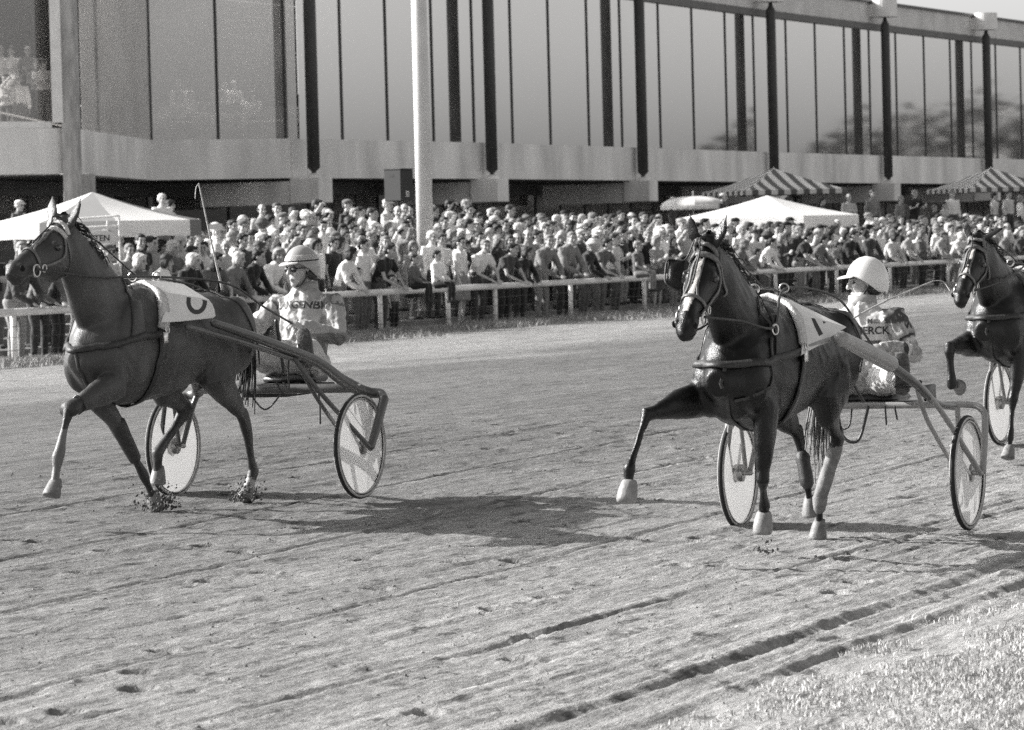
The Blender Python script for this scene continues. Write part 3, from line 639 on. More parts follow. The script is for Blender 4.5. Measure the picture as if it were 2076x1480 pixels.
def make_horse(F, sp, label, base=(1.4, 0, 0)):
    root = F.thing('horse', base); tag(root, label, 'horse')
    me, H = horse_mesh(sp); bvh = bvh_of(me); tone = sp['tone']
    def fn(co, v):
        mz = np.array(H(.95, 0, .06)); d = np.linalg.norm(co - mz, axis=1)
        v = v * (1 - .45 * np.clip(1 - d / .22, 0, 1))
        for leg in sp['legs']:
            a, b = leg[6][0], leg[-1][0]; v = np.where(seg_dist(co, a, b) < .085, v * sp.get('legtone', .6), v)
        n = 1 + .18 * np.sin(co[:, 0] * 9 + co[:, 2] * 7) * np.sin(co[:, 2] * 11 + 1); v = v * n
        for s in (-1, 1):
            d = np.linalg.norm(co - np.array(H(.305, s * .085, .085)), axis=1); v = v * (1 - .75 * np.clip(1.5 - d / .026, 0, 1)); d = np.linalg.norm(co - np.array(H(.26, s * .075, .035)), axis=1); v = v * (1 + .6 * np.clip(1.2 - d / .05, 0, 1))  # darker round the eye; a brow highlight put into the coat colour
        for a, b, r, val in sp.get('marks', []): v = np.where(seg_dist(co, a, b) < r, val, v)
        return v
    paint(me, fn, tone)
    body = tpart('body', me, sp['coat'], root); lat = (H(.5, 1, 0) - H(.5, 0, 0))
    for s in (-1, 1):
        bm = bmesh.new(); c = H(.305, s * .082, .082); loc = bvh.find_nearest(c)[0]; ell(bm, loc - lat * s * .004, (.027, .020, .022)); tpart('eye', bm, 'eye_dark', body)
        bm = bmesh.new(); c = H(.925, s * .075, .045); loc = bvh.find_nearest(c)[0]; q = (H(1, 0, 0) - H(0, 0, 0)).normalized()
        ell(bm, loc, (.024, .012, .016), M.Rotation(-.7, 4, 'Y')); tpart('nostril', bm, 'nostril', body)
    for i, (fe, ho, toe, bt) in enumerate(sp['hooves']):
        tpart('bell_boot' if bt else 'hoof', hoof(fe, ho, toe, .90 if bt else 1.0, boot=bt), 'bell_boot' if bt else 'hoof', root)
    # mane and tail: many fine locks joined
    bm = bmesh.new(); crest = smooth_path(sp['crest'], 10); rnd = random.Random(4)
    for p in crest:
        for k in range(5):
            b = p + V((rnd.uniform(-.02, .02), rnd.uniform(-.01, .01), rnd.uniform(-.012, .012))); s = rnd.choice((-1, -1, -1, 1)); dr = V((-.07 * rnd.uniform(.3, 1.6), s * rnd.uniform(.02, .09), -rnd.uniform(.03, .14)))
            tube(bm, [(b, .009, .005), (b + dr * .5 + V((-.01, s * .025, .012)), .008, .004), (b + dr, .002, .002)], V((1, 0, 0)), seg=5)
    tpart('mane', bm, 'mane_hair', root)
    bm = bmesh.new(); tp = smooth_path(sp['tail'], 8)
    for k in range(70):
        o = V((rnd.uniform(-.035, .035), rnd.uniform(-.05, .05), 0)); e = V((rnd.uniform(-.06, .06), rnd.uniform(-.07, .07), rnd.uniform(-.12, .1)))
        n = len(tp); stop = rnd.randint(int(n * .6), n); L2 = [(p + o * min(1, i / 4) + e * (i / n) ** 1.5, .011 * (1 - .7 * i / n)) for i, p in enumerate(tp[:stop])]
        tube(bm, L2[::2], V((1, 0, 0)), seg=5)
    tpart('tail', bm, sp.get('tailmat', 'mane_hair'), root)
    return root, bvh, H, body
def bridle(root, bvh, H, blinker=False, brow='pale_strap'):
    B_ = empty('bridle', (0, 0, 0)); B_.parent = root
    def st(name, pts, wd, m='bridle_leather', **k): return tpart(name, strap(bvh, pts, wd, **k), m, B_)
    for s in (-1, 1):
        st('cheek_strap', [H(.08, s * .08, .05), H(.26, s * .105, .15), H(.48, s * .09, .15), H(.70, s * .07, .11)], .020)
        st('throat_strap', [H(.06, s * .08, .04), H(.14, s * .10, .17), H(.16, s * .05, .30), H(.16, 0, .32)], .016)
        st('face_strap', [H(.12, s * .03, -.02), H(.3, s * .035, -.02), H(.5, s * .035, -.01), H(.62, s * .045, .02)], .012)
        bm = bmesh.new(); torus(bm, H(.74, s * .074, .115), .036, .006, (H(0, 1, 0) - H(0, 0, 0))); tpart('bit_ring', bm, 'chrome', B_)
        bm = bmesh.new(); torus(bm, H(.62, s * .082, .135), .022, .005, (H(0, 1, 0) - H(0, 0, 0))); tpart('bit_ring', bm, 'chrome', B_)
    st('brow_band', [H(.10, -.10, .07), H(.12, -.06, -.01), H(.13, 0, -.03), H(.12, .06, -.01), H(.10, .10, .07)], .030, brow, th=.014)
    st('crown_strap', [H(.04, -.09, .07), H(0, -.05, -.0), H(-.01, 0, -.02), H(0, .05, -.0), H(.04, .09, .07)], .028, brow, th=.012)
    st('nose_band', [H(.60, 0, .17), H(.62, -.07, .12), H(.62, -.06, .03), H(.62, 0, -.02), H(.62, .06, .03), H(.62, .07, .12), H(.60, 0, .17)], .020)
    return B_
def limit(p): return V(p)

# joints of the bay horse on the left
legA = limb_fore((2.08, .14, 1.06), (2.13, .15, .86), (2.62, .12, .735), (2.76, .12, .45), (2.84, .12, .215), 1)
legB = limb_fore((2.02, -.14, 1.04), (1.95, -.14, .84), (1.66, -.10, .53), (1.43, -.09, .25), (1.29, -.08, .035), -1)
legC = limb_hind((.80, .14, 1.08), (.93, .17, .86), (.50, .13, .575), (.355, .10, .215), (.47, .10, .02))
legD = limb_hind((.86, -.14, 1.05), (1.14, -.16, .84), (.80, -.13, .64), (1.10, -.18, .375), (1.09, -.19, .17))
spL = dict(chest=.86, tone=.060, coat='coat_bay', legtone=.55, poll=(2.50, 0, 1.875), muzzle=(3.06, 0, 1.625),
    neck=[((1.86, 0, 1.18), .17, .30), ((2.04, 0, 1.36), .13, .255), ((2.2, 0, 1.52), .098, .205), ((2.34, 0, 1.67), .082, .17), ((2.46, 0, 1.78), .075, .135)],
    ears=[((2.47, -.06, 1.90), (2.40, -.095, 2.035)), ((2.44, .06, 1.88), (2.375, .09, 2.02))], earside=V((.3, 1, 0)),
    legs=[legA, legB, legC, legD], lumps=[((.475, .13, .60), (.03, .022, .045)), ((.80, -.13, .66), (.035, .022, .045)), ((2.42, 0, 1.90), (.06, .035, .03))],
    hooves=[((2.76, .12, .45), (2.84, .12, .215), (.9, 0, .4), 0), ((1.43, -.09, .25), (1.29, -.08, .035), (.7, 0, -.7), 0), ((.355, .10, .215), (.47, .10, .02), (1, 0, .1), 0), ((1.10, -.18, .375), (1.09, -.19, .17), (.3, 0, -.9), 0)],
    crest=[(2.44, 0, 1.93), (2.33, 0, 1.865), (2.2, 0, 1.755), (2.05, 0, 1.63), (1.9, 0, 1.53), (1.78, 0, 1.475)], tail=[(.36, 0, 1.28), (.22, -.02, 1.22), (.12, -.05, 1.05), (.08, -.08, .86), (.10, -.10, .68)],
    marks=[((2.70, .12, .56), (2.84, .12, .21), .06, .15), ((.42, .1, .12), (.47, .1, .05), .05, .30)])  # raised fore cannon paler: sunlight and mud put into the coat tone
hL, bvL, HL, bodyL = make_horse(FL, spL, 'bay trotter on the left wearing a pale saddle cloth with a round digit')
# joints of the black horse on the right
rA = limb_fore((2.12, -.15, 1.06), (2.22, -.19, .92), (2.60, -.36, .85), (2.76, -.40, .56), (2.80, -.41, .37), -1)
rB = limb_fore((2.05, .14, 1.04), (2.08, .17, .86), (2.12, .15, .45), (1.93, .09, .285), (1.93, .08, .13), 1)
rC = limb_hind((.80, .13, 1.08), (1.0, .16, .86), (.72, .15, .60), (.80, .055, .26), (.78, .03, .01))
rD = limb_hind((.84, -.13, 1.05), (1.06, -.15, .86), (.62, -.13, .62), (.66, -.07, .33), (.62, -.06, .14))
spR = dict(tone=.0040, coat='coat_dark', legtone=.8, poll=(2.58, 0, 1.80), muzzle=(2.97, 0, 1.35), lat=V((-.10, 1, 0)),
    neck=[((1.86, 0, 1.17), .17, .30), ((2.06, 0, 1.34), .135, .26), ((2.24, 0, 1.50), .10, .215), ((2.40, 0, 1.63), .085, .175), ((2.52, 0, 1.70), .078, .14)],
    ears=[((2.55, -.06, 1.82), (2.56, -.085, 1.955)), ((2.51, .06, 1.81), (2.47, .10, 1.95))], earside=V((.3, 1, 0)),
    legs=[rA, rB, rC, rD], lumps=[((.69, .15, .64), (.035, .024, .05)), ((.59, -.13, .65), (.035, .022, .045)), ((2.50, 0, 1.83), (.06, .035, .03))],
    hooves=[((2.76, -.40, .56), (2.80, -.41, .37), (.9, -.1, .2), 1), ((1.93, .09, .285), (1.93, .08, .13), (.5, 0, -.7), 1), ((.80, .055, .26), (.78, .03, .01), (1, 0, 0), 0), ((.66, -.07, .33), (.62, -.06, .14), (.6, 0, -.6), 0)],
    crest=[(2.50, 0, 1.86), (2.36, 0, 1.80), (2.2, 0, 1.71), (2.05, 0, 1.60), (1.9, 0, 1.51), (1.76, 0, 1.46)], tail=[(.36, 0, 1.28), (.26, -.02, 1.2), (.28, -.05, 1.02), (.38, -.06, .8), (.46, -.06, .6), (.5, -.05, .42)], tailmat='tail_pale')
bl0 = None
hR, bvR, HR, bodyR = make_horse(FR, spR, 'nearly black trotter on the right with a white blaze and cup blinker')
def repaint_blaze(body, root, H, vals):
    me = body.data; off = o_base[root.name]; co = np.empty(len(me.vertices) * 3); me.vertices.foreach_get('co', co); co = co.reshape(-1, 3) + np.array(off)
    a = me.color_attributes['tone']; c = np.empty(len(co) * 4, np.float32); a.data.foreach_get('color', c); c = c.reshape(-1, 4)
    for u0, u1, r, o in vals:
        d = seg_dist(co, H(u0, o, -.005), H(u1, o, -.005)); k = d < r * (1 + .15 * np.sin(co[:, 2] * 60)); c[k, :3] = (.62, .60, .58)
    a.data.foreach_set('color', c.ravel())
repaint_blaze(bodyR, hR, HR, [(.20, .62, .030, -.002), (.6, .78, .024, -.006)])
# third horse, half out of the frame
tA = limb_fore((2.12, -.15, 1.06), (2.22, -.17, .92), (2.62, -.20, .90), (2.62, -.19, .62), (2.44, -.19, .60), -1)
tB = limb_fore((2.02, .14, 1.04), (2.02, .16, .85), (2.14, .13, .48), (2.20, .12, .19), (2.26, .12, .03), 1)
spT = dict(spR); spT.update(tone=.010, legs=[tA, tB, rC, rD], poll=(2.56, 0, 1.72), muzzle=(2.98, 0, 1.30), tailmat='mane_hair',
    ears=[((2.53, -.06, 1.75), (2.53, -.09, 1.87)), ((2.50, .07, 1.73), (2.40, .17, 1.80))],
    neck=[((1.86, 0, 1.15), .17, .30), ((2.06, 0, 1.30), .135, .26), ((2.24, 0, 1.44), .10, .215), ((2.39, 0, 1.56), .085, .175), ((2.5, 0, 1.62), .078, .14)], lumps=[((.69, .15, .64), (.035, .024, .05)), ((2.48, 0, 1.75), (.06, .035, .03))],
    crest=[(2.48, 0, 1.78), (2.34, 0, 1.72), (2.2, 0, 1.64), (2.05, 0, 1.55), (1.9, 0, 1.48), (1.76, 0, 1.45)],
    hooves=[((2.62, -.19, .62), (2.44, -.19, .60), (0, 0, -1), 0), ((2.20, .12, .19), (2.26, .12, .03), (1, 0, 0), 0)] + spR['hooves'][2:])
hT, bvT, HT, bodyT = make_horse(F3, spT, 'dark trotter with a broken blaze cut off by the right edge')
repaint_blaze(bodyT, hT, HT, [(.16, .30, .026, 0), (.42, .46, .012, .004), (.52, .66, .018, -.004)])

def pix_on(F, px, py, p0, n):
    """pixel bearing met with a plane given in team coordinates"""
    Mi = F.M.inverted(); o = Mi @ V((0, 0, CH)); d = Mi.to_3x3() @ ray(px, py); k = (V(p0) - o).dot(n) / d.dot(n); return o + d * k
def sheet(polys, th, n):
    bm = bmesh.new()
    for poly in polys:
        a = [bm.verts.new(p) for p in poly]; b = [bm.verts.new(V(p) - n * th) for p in poly]
        bm.faces.new(a); bm.faces.new(b[::-1])
        for i in range(len(a)): j = (i + 1) % len(a); bm.faces.new((a[i], b[i], b[j], a[j]))
    bmesh.ops.recalc_face_normals(bm, faces=bm.faces); return bm
# pads and girths lean forwards towards the belly on both leaders
def fix_harness(F, root, bvh, H, body, cloth_fn, reins, white_pad=True, front=1.72):
    bridle(root, bvh, H, brow='fleece' if root is hL else 'bridle_leather'); P = lambda name, bm, m, sm=True: tpart(name, bm, m, root, sm)
    f = front
    P('saddle_pad', strap(bvh, [(f, -.30, 1.20), (f - .08, -.24, 1.34), (f - .22, 0, 1.49), (f - .08, .24, 1.34), (f, .30, 1.20)], .075, .028), 'pale_strap' if not white_pad else 'fleece')
    P('saddle_strap', strap(bvh, [(f - .07, -.27, 1.26), (f - .28, 0, 1.47), (f - .07, .27, 1.26)], .035, .010), 'black_leather')
    for s in (-1, 1): P('girth', strap(bvh, [(f, s * .30, 1.20), (f + .02, s * .32, 1.0), (f + .03, s * .25, .82), (f + .02, 0, .70)], .06, .012), 'black_leather')
    P('breast_collar', strap(bvh, [(f, -.30, 1.17), (2.0, -.30, 1.15), (2.24, -.22, 1.13), (2.40, 0, 1.13), (2.24, .22, 1.13), (2.0, .30, 1.15), (f, .30, 1.17)], .042, .016, k=8), 'worn_leather')
    P('neck_strap', strap(bvh, [(2.06, -.26, 1.14), (1.93, -.15, 1.40), (1.88, 0, 1.52), (1.93, .15, 1.40), (2.06, .26, 1.14)], .016), 'worn_leather')
    P('martingale', strap(bvh, [(2.38, 0, 1.12), (2.30, .02, .95), (2.2, .0, .82), (1.9, 0, .74)], .022), 'worn_leather')
    P('back_strap', strap(bvh, [(f - .3, 0, 1.47), (1.1, 0, 1.45), (.8, 0, 1.44), (.5, 0, 1.36), (.36, 0, 1.3)], .022, .014, k=8), 'black_leather')
    for s in (-1, 1):
        P('breeching', strap(bvh, [(.80, s * .02, 1.44), (.72, s * .2, 1.30), (.62, s * .27, 1.12), (.66, s * .28, 1.0)], .012), 'worn_leather')
        bm = bmesh.new(); torus(bm, (f - .22, s * .09, 1.525), .026, .005, V((1, .2, 0))); P('terret_ring', bm, 'chrome')
        bm = bmesh.new(); torus(bm, (f + .01, s * .295, 1.19), .022, .005, V((0, 1, .2))); P('buckle', bm, 'chrome')
        bm = bmesh.new(); box(bm, (f + .04, s * .30, 1.14), (.05, .02, .07), 0, .005); P('tug_buckle', bm, 'chrome')
    a = H(-.02, 0, -.035); w = V((f - .1, 0, 1.54))
    bm = bmesh.new(); cord(bm, [H(.5, 0, -.008), H(.15, 0, -.02), a, a.lerp(w, .5) + V((0, 0, .03)), w, (f - .22, 0, 1.53)], .0055); P('overcheck', bm, 'worn_leather')
    for s in (-1, 1):
        bm = bmesh.new(); cord(bm, [H(.74, s * .075, .105)] + reins[s], .0075, k=6); P('rein', bm, 'worn_leather')
    cloth_fn(P)
def cloth_left(P):
    p0, p1, p2 = V((1.76, .29, 1.24)), V((1.10, .30, 1.26)), V((1.56, .15, 1.43)); n = (p1 - p0).cross(p2 - p0).normalized()
    if n.y < 0: n = -n
    q = lambda x, y, o=0: pix_on(FL, x, y, p0 + n * o, n)
    out = [(322, 589), (345, 594), (376, 599), (405, 604), (424, 608), (430, 616), (435, 628), (437, 640), (433, 644), (405, 647), (365, 651), (328, 653), (330, 643), (335, 634), (335, 622), (330, 605)]
    side = [q(x, y) for x, y in out]
    top = [q(322, 589), q(345, 594), q(376, 599), q(405, 604), q(424, 608)]; rid = [V((p.x - .06, .0, 1.505 - .01 * i)) for i, p in enumerate(top)]
    polys = [side]
    for i in range(4): polys.append([top[i], top[i + 1], rid[i + 1], rid[i]]); 
    mir = [V((p.x, -p.y, p.z)) for p in side]; mt = [V((p.x, -p.y, p.z)) for p in top]
    for i in range(4): polys.append([rid[i], rid[i + 1], mt[i + 1], mt[i]])
    polys.append(mir)
    me = P('number_cloth', sheet(polys, .006, n), 'number_board', False)
    o, i_ = [], []
    for k in range(25):
        a = math.pi * k / 24; o.append((399 + 21 * math.cos(a), 611 + 26 * math.sin(a))); i_.append((399 + 12.5 * math.cos(a), 611 + 17 * math.sin(a)))
    o = [(419, 609)] + o + [(379, 602)]; i_ = [(410, 607.5)] + i_ + [(387, 603)]
    rows = [([q(*a, .0015) for a in (o[k], o[k + 1], i_[k + 1], i_[k])]) for k in range(len(o) - 1)]
    P('digit', sheet(rows, .001, n), 'print_dark', False)
def cloth_right(P):
    p0, p1, p2 = V((1.50, .07, 1.44)), V((1.11, .34, 1.285)), V((1.80, .29, 1.165)); n = (p1 - p0).cross(p2 - p0).normalized()
    if n.y < 0: n = -n
    q = lambda x, y, o=0: pix_on(FR, x, y, p0 + n * o, n)
    out = [(1589, 629), (1640, 642), (1680, 652), (1716, 663), (1700, 672), (1664, 697), (1625, 719), (1626, 700), (1628, 682), (1624, 664), (1612, 648)]
    side = [q(x, y) for x, y in out]; top = side[:4]; rid = [V((p.x - .05, 0, 1.50 - .02 * i)) for i, p in enumerate(top)]
    polys = [side] + [[top[i], top[i + 1], rid[i + 1], rid[i]] for i in range(3)]
    mir = [V((p.x, -p.y, p.z)) for p in side]; polys += [[rid[i], rid[i + 1], mir[i + 1], mir[i]] for i in range(3)] + [mir]
    P('number_cloth', sheet(polys, .006, n), 'number_board', False)
    st = [[q(x, y, .0015) for x, y in r] for r in ([(1645, 644.5), (1652.5, 646), (1657, 655), (1651, 660)], [(1651, 660), (1657, 655), (1668.5, 676.5), (1661, 681)])]
    P('digit', sheet(st, .001, n), 'print_dark', False)
    st = [[q(x, y, .0015) for x, y in r] for r in ([(1617, 637), (1623, 638), (1620, 640)], [(1668, 651), (1675, 652.5), (1670, 656)])]
    P('printed_mark', sheet(st, .001, n), 'print_dark', False)
def cloth_none(P):
    n = V((0, .8, .6)); P('number_cloth', sheet([[(1.6, .14, 1.44), (1.15, .14, 1.44), (1.15, .3, 1.22), (1.65, .3, 1.22)]], .006, n), 'number_board', False)

# ------------------------------------------------------------------ race sulkies
def wheel(F, root, s, W):
    P = lambda name, bm, m, par=root, sm=True: tpart(name, bm, m, par, sm)
    c = V((0, s * W / 2, .355)); prof = lambda pts: None
    w_ = tpart('wheel', _disc(c, .318, s), 'wheel_disc', root)
    bm = bmesh.new(); torus(bm, c, .336, .0165, V((0, 1, 0)), 56, 12); P('tyre', bm, 'tyre', w_)
    for q in (-1, 1):
        bm = bmesh.new(); torus(bm, c + V((0, q * .0125, 0)), .334, .0085, V((0, 1, 0)), 56, 8); P('tyre_wall', bm, 'tyre_wall', w_)
        bm = bmesh.new(); torus(bm, c + V((0, q * .013, 0)), .316, .0055, V((0, 1, 0)), 56, 6); P('rim', bm, 'rim_metal', w_)
    bm = bmesh.new(); tube(bm, [(c + V((0, -.085, 0)), .016), (c + V((0, .085, 0)), .016)], V((1, 0, 0))); tube(bm, [(c + V((0, -.03, 0)), .055), (c + V((0, .03, 0)), .055)], V((1, 0, 0)), cap=False, seg=20); P('hub', bm, 'rim_metal', w_)
    return w_
def _disc(c, r, s):
    bm = bmesh.new(); N_ = 64; rings = []
    for q, (k, o) in enumerate(((.16, .030), (.4, .0235), (.7, .016), (.9, .012), (1.0, .010))):
        rings.append([[bm.verts.new(c + V((r * k * math.cos(a), sg * (o - .010), r * k * math.sin(a)))) for a in [2 * math.pi * j / N_ for j in range(N_)]] for sg in (s,)])
    for A, B_ in zip(rings, rings[1:]):
        for j in range(N_): k = (j + 1) % N_; bm.faces.new((A[0][j], A[0][k], B_[0][k], B_[0][j]))
    bm.faces.new(rings[0][0])
    bmesh.ops.recalc_face_normals(bm, faces=bm.faces); return bm
def bars(P, name, lst, m):
    for pts, r, *r2 in lst: bm = bmesh.new(); cord(bm, pts, r, seg=14, k=8, r2=r2[0] if r2 else None); P(name, bm, m)
def sulky_dark(F):
    W = F.W; root = F.thing('sulky', (0, 0, 0)); tag(root, 'dark framed race sulky with pale disc wheels behind the bay trotter', 'sulky', None)
    P = lambda name, bm, m, par=root, sm=True: tpart(name, bm, m, par, sm); h = W / 2
    for s in (-1, 1):
        wheel(F, root, s, W)
        bars(P, 'shaft', [([(1.24, s * .345, 1.215), (1.1, s * .37, 1.18), (.62, s * .44, 1.055), (.18, s * .50, .93), (-.05, s * .56, .80), (-.2, s * .63, .715)], .024, .043)], 'shaft_dark')
        bars(P, 'wheel_arch', [([(-.15, s * .60, .74), (-.24, s * (h - .05), .70), (-.26, s * (h + .03), .69), (-.2, s * (h + .085), .655)], .04, .03), ([(-.2, s * (h + .085), .665), (-.10, s * (h + .085), .5), (.0, s * (h + .08), .345)], .033, .026), ([(-.2, s * .62, .72), (-.16, s * (h - .07), .62), (-.01, s * (h - .07), .36)], .022, .016)], 'shaft_dark')
        bm = bmesh.new(); p = V((-.155, s * .613, .757)); box(bm, p, (.03, .07, .012), 0); P('stripe', bm, 'white_paint', root, False)
        bars(P, 'lower_shaft', [([(1.50, s * .30, 1.20), (1.0, s * .39, 1.09), (.39, s * .45, .95)], .018)], 'shaft_dark')
        bars(P, 'strut', [([(.40, s * .46, .955), (.30, s * .58, .74), (.03, s * (h + .085), .35)], .016), ([(.38, s * .46, .955), (.26, s * .55, .68), (.02, s * (h - .06), .36)], .014)], 'shaft_dark')
        bars(P, 'footrest', [([(.18, s * .47, .95), (.10, s * .40, .93), (.10, s * .30, .93)], .012)], 'black_leather')
    bars(P, 'crossbar', [([(-.16, -.62, .735), (-.10, -.4, .735), (-.10, .4, .735), (-.16, .62, .735)], .032)], 'shaft_dark')
    bm = bmesh.new(); box(bm, (-.44, 0, .79), (.34, .34, .055), 0, .02); P('seat', bm, 'black_leather')
    bars(P, 'seat_arm', [([(-.10, -.12, .74), (-.3, -.12, .765), (-.5, -.1, .765)], .014), ([(-.10, .12, .74), (-.3, .12, .765), (-.5, .1, .765)], .014)], 'black_leather')
    bm = bmesh.new(); box(bm, (-.32, 0, .735), (.30, .62, .06), 0, .02); box(bm, (-.25, -.1, .70), (.2, .34, .05), .2, .015); P('seat_apron', bm, 'dark_cloth')
    lines = [[(.40, .42, .95), (.2, .3, .83), (.05, .22, .75), (.0, .15, .78)], [(.0, .1, .78), (.0, .16, .70), (-.05, .30, .705), (-.1, .42, .73)], [(.05, -.1, .74), (.0, 0, .60), (-.05, .1, .70)], [(-.1, .36, .73), (-.1, .37, .62), (-.08, .38, .50)], [(.2, .22, 1.2), (.17, .23, 1.0), (.16, .24, .86)]]
    for i, ln in enumerate(lines): bm = bmesh.new(); cord(bm, ln, .006 if i < 4 else .014); P('loose_strap', bm, 'worn_leather' if i < 4 else 'black_leather')
    return root
def sulky_pale(F, label, base=(0, 0, 0)):
    W = F.W; root = F.thing('sulky', base); tag(root, label, 'sulky'); P = lambda name, bm, m, par=root, sm=True: tpart(name, bm, m, par, sm); h = W / 2
    for s in (-1, 1):
        wheel(F, root, s, W)
        bars(P, 'shaft', [([(1.7, s * .28, 1.18), (1.4, s * .33, 1.22)], .015), ([(1.40, s * .40, 1.225), (1.1, s * .44, 1.15), (.75, s * .50, 1.05)], .046, .05)], 'shaft_pale')
        bars(P, 'shaft_tail', [([(.78, s * .50, 1.05), (.55, s * .58, .93), (.30, s * .63, .80), (-.02, s * .66, .755)], .03, .02)], 'shaft_dark')
        bars(P, 'strut', [([(.45, s * .60, .90), (.28, s * .68, .72), (.02, s * (h + .085), .35)], .017), ([(.50, s * .58, .90), (.34, s * .6, .68), (.03, s * (h - .06), .37)], .014)], 'shaft_pale')
        bars(P, 'wheel_fork', [([(-.10, s * .55, .765), (-.12, s * (h - .02), .765), (-.11, s * (h + .06), .74), (-.09, s * (h + .09), .66), (-.03, s * (h + .085), .36)], .021), ([(-.12, s * (h - .09), .76), (-.10, s * (h - .085), .55), (-.02, s * (h - .07), .37)], .016)], 'shaft_pale')
        bm = bmesh.new(); box(bm, (.30, s * .60, .86), (.22, .02, .10), 0, .01); P('foot_guard', bm, 'black_leather')
        bars(P, 'footrest', [([(.42, s * .58, .93), (.34, s * .48, .90), (.34, s * .40, .90)], .012)], 'black_leather')
    bars(P, 'crossbar', [([(-.10, -.56, .765), (-.10, 0, .765), (-.10, .56, .765)], .021)], 'shaft_pale')
    bm = bmesh.new(); box(bm, (-.38, 0, .80), (.40, .44, .05), 0, .02); box(bm, (-.2, .05, .775), (.2, .62, .03), 0, .01); P('seat', bm, 'black_leather')
    bars(P, 'seat_arm', [([(-.10, -.12, .765), (-.3, -.12, .775), (-.55, -.1, .775)], .014), ([(-.10, .12, .765), (-.3, .12, .775), (-.55, .1, .775)], .014)], 'black_leather')
    lines = [[(.55, .10, 1.12), (.3, .10, .95), (.1, .12, .80)], [(-.05, -.1, .76), (0, -.05, .58), (0, .05, .56), (-.05, .1, .76)], [(-.1, -.22, .76), (-.1, -.17, .64), (-.1, -.05, .63), (-.1, -.02, .76)], [(-.08, .2, .76), (-.08, .205, .65)], [(-.08, .26, .76), (-.08, .275, .68)]]
    for i, ln in enumerate(lines): bm = bmesh.new(); cord(bm, ln, .010 if i < 2 else .006); P('loose_strap', bm, 'black_leather')
    return root

# ------------------------------------------------------------------ people
def hand(bm, wr, d, n, curl, s, k=1.0):
    """palm and five bent fingers; d points along the hand, n out of the back of it, s = side of the thumb"""
    wr, d, n = V(wr), V(d).normalized(), V(n); n = (n - d * n.dot(d)).normalized(); a = d.cross(n) * s
    ell(bm, wr + d * .045 * k, (.046 * k, .040 * k, .018 * k), M((( d.x, a.x, n.x, 0), (d.y, a.y, n.y, 0), (d.z, a.z, n.z, 0), (0, 0, 0, 1))), 10)
    tube(bm, [(wr - d * .02 * k, .026 * k), (wr + d * .03 * k, .03 * k, .02 * k)], a, seg=8)
    for i, ln in enumerate((.070, .080, .074, .058)):
        o = wr + d * .082 * k + a * (.030 - .020 * i) * k; p = [o - d * .02 * k]; ang = 0; q = o
        for j, f in enumerate((.45, .32, .23)):
            q = q + (d * math.cos(ang) - n * math.sin(ang)) * ln * f * k; p.append(q); ang += curl
        tube(bm, [(x, (.0105 - .0012 * j) * k) for j, x in enumerate(p)], a, seg=6)
    o = wr + d * .025 * k + a * .030 * k; th = [o, o + (d * .5 + a * .8 - n * .2).normalized() * .035 * k, o + (d * .9 + a * .55 - n * .55 * curl).normalized() * .066 * k]
    tube(bm, [(x, (.013 - .0015 * j) * k) for j, x in enumerate(th)], n, seg=6)
def head_geo(bm, c, yaw=0, tilt=0, fine=False, k=1.0, female=False):
    R3 = M.Rotation(yaw, 4, 'Z') @ M.Rotation(tilt, 4, 'Y'); c = V(c); q = lambda x, y, z: c + (R3 @ V((x, y, z))) * k
    el = lambda p, r: ell(bm, q(*p), tuple(a * k for a in r), R3, 16)
    el((-.012, 0, .035), (.098, .076, .088)); el((.022, 0, -.02), (.066, .066, .085)); el((.030, 0, -.065), (.055, .050, .050)); el((.064, 0, -.102), (.022, .026, .018))
    el((.062, .038, -.022), (.028, .024, .024)); el((.062, -.038, -.022), (.028, .024, .024)); el((.070, 0, .052), (.020, .056, .026))
    tube(bm, [(q(.082, -.045, .024), .009 * k), (q(.092, 0, .020), .011 * k), (q(.082, .045, .024), .009 * k)], V((1, 0, 0)), seg=8)
    tube(bm, [(q(.086, 0, .018), .009 * k), (q(.100, 0, -.008), .012 * k), (q(.108, 0, -.030), .0165 * k, .014 * k)], R3 @ V((0, 1, 0)), seg=10)
    tube(bm, [(q(.074, -.024, -.068), .006 * k), (q(.088, 0, -.064), .0085 * k), (q(.074, .024, -.068), .006 * k)], V((0, 0, 1)), seg=8)
    tube(bm, [(q(.074, -.018, -.080), .006 * k), (q(.084, 0, -.079), .0085 * k), (q(.074, .018, -.080), .006 * k)], V((0, 0, 1)), seg=8)
    for s in (-1, 1): el((-.008, s * .078, -.008), (.020, .008, .030))
    return q
def face_tone(q, v0, brow=.06, k=1.0):
    def fn(co, v):
        v = v * 0 + v0
        def spot(p, r, t, w=1.0):
            nonlocal v
            d = np.linalg.norm(co - np.array(q(*p)), axis=1); m = np.clip(1.35 - d / (r * k), 0, 1); v = v * (1 - m) + t * m
        for s in (-1, 1):
            spot((.080, s * .032, .0), .013, v0 * .25); spot((.090, s * .024, .028), .010, brow); spot((.085, s * .042, .028), .010, brow)
        spot((.086, .0, -.072), .010, v0 * .45); spot((.082, .014, -.073), .009, v0 * .45); spot((.082, -.014, -.073), .009, v0 * .45)
        return v
    return fn
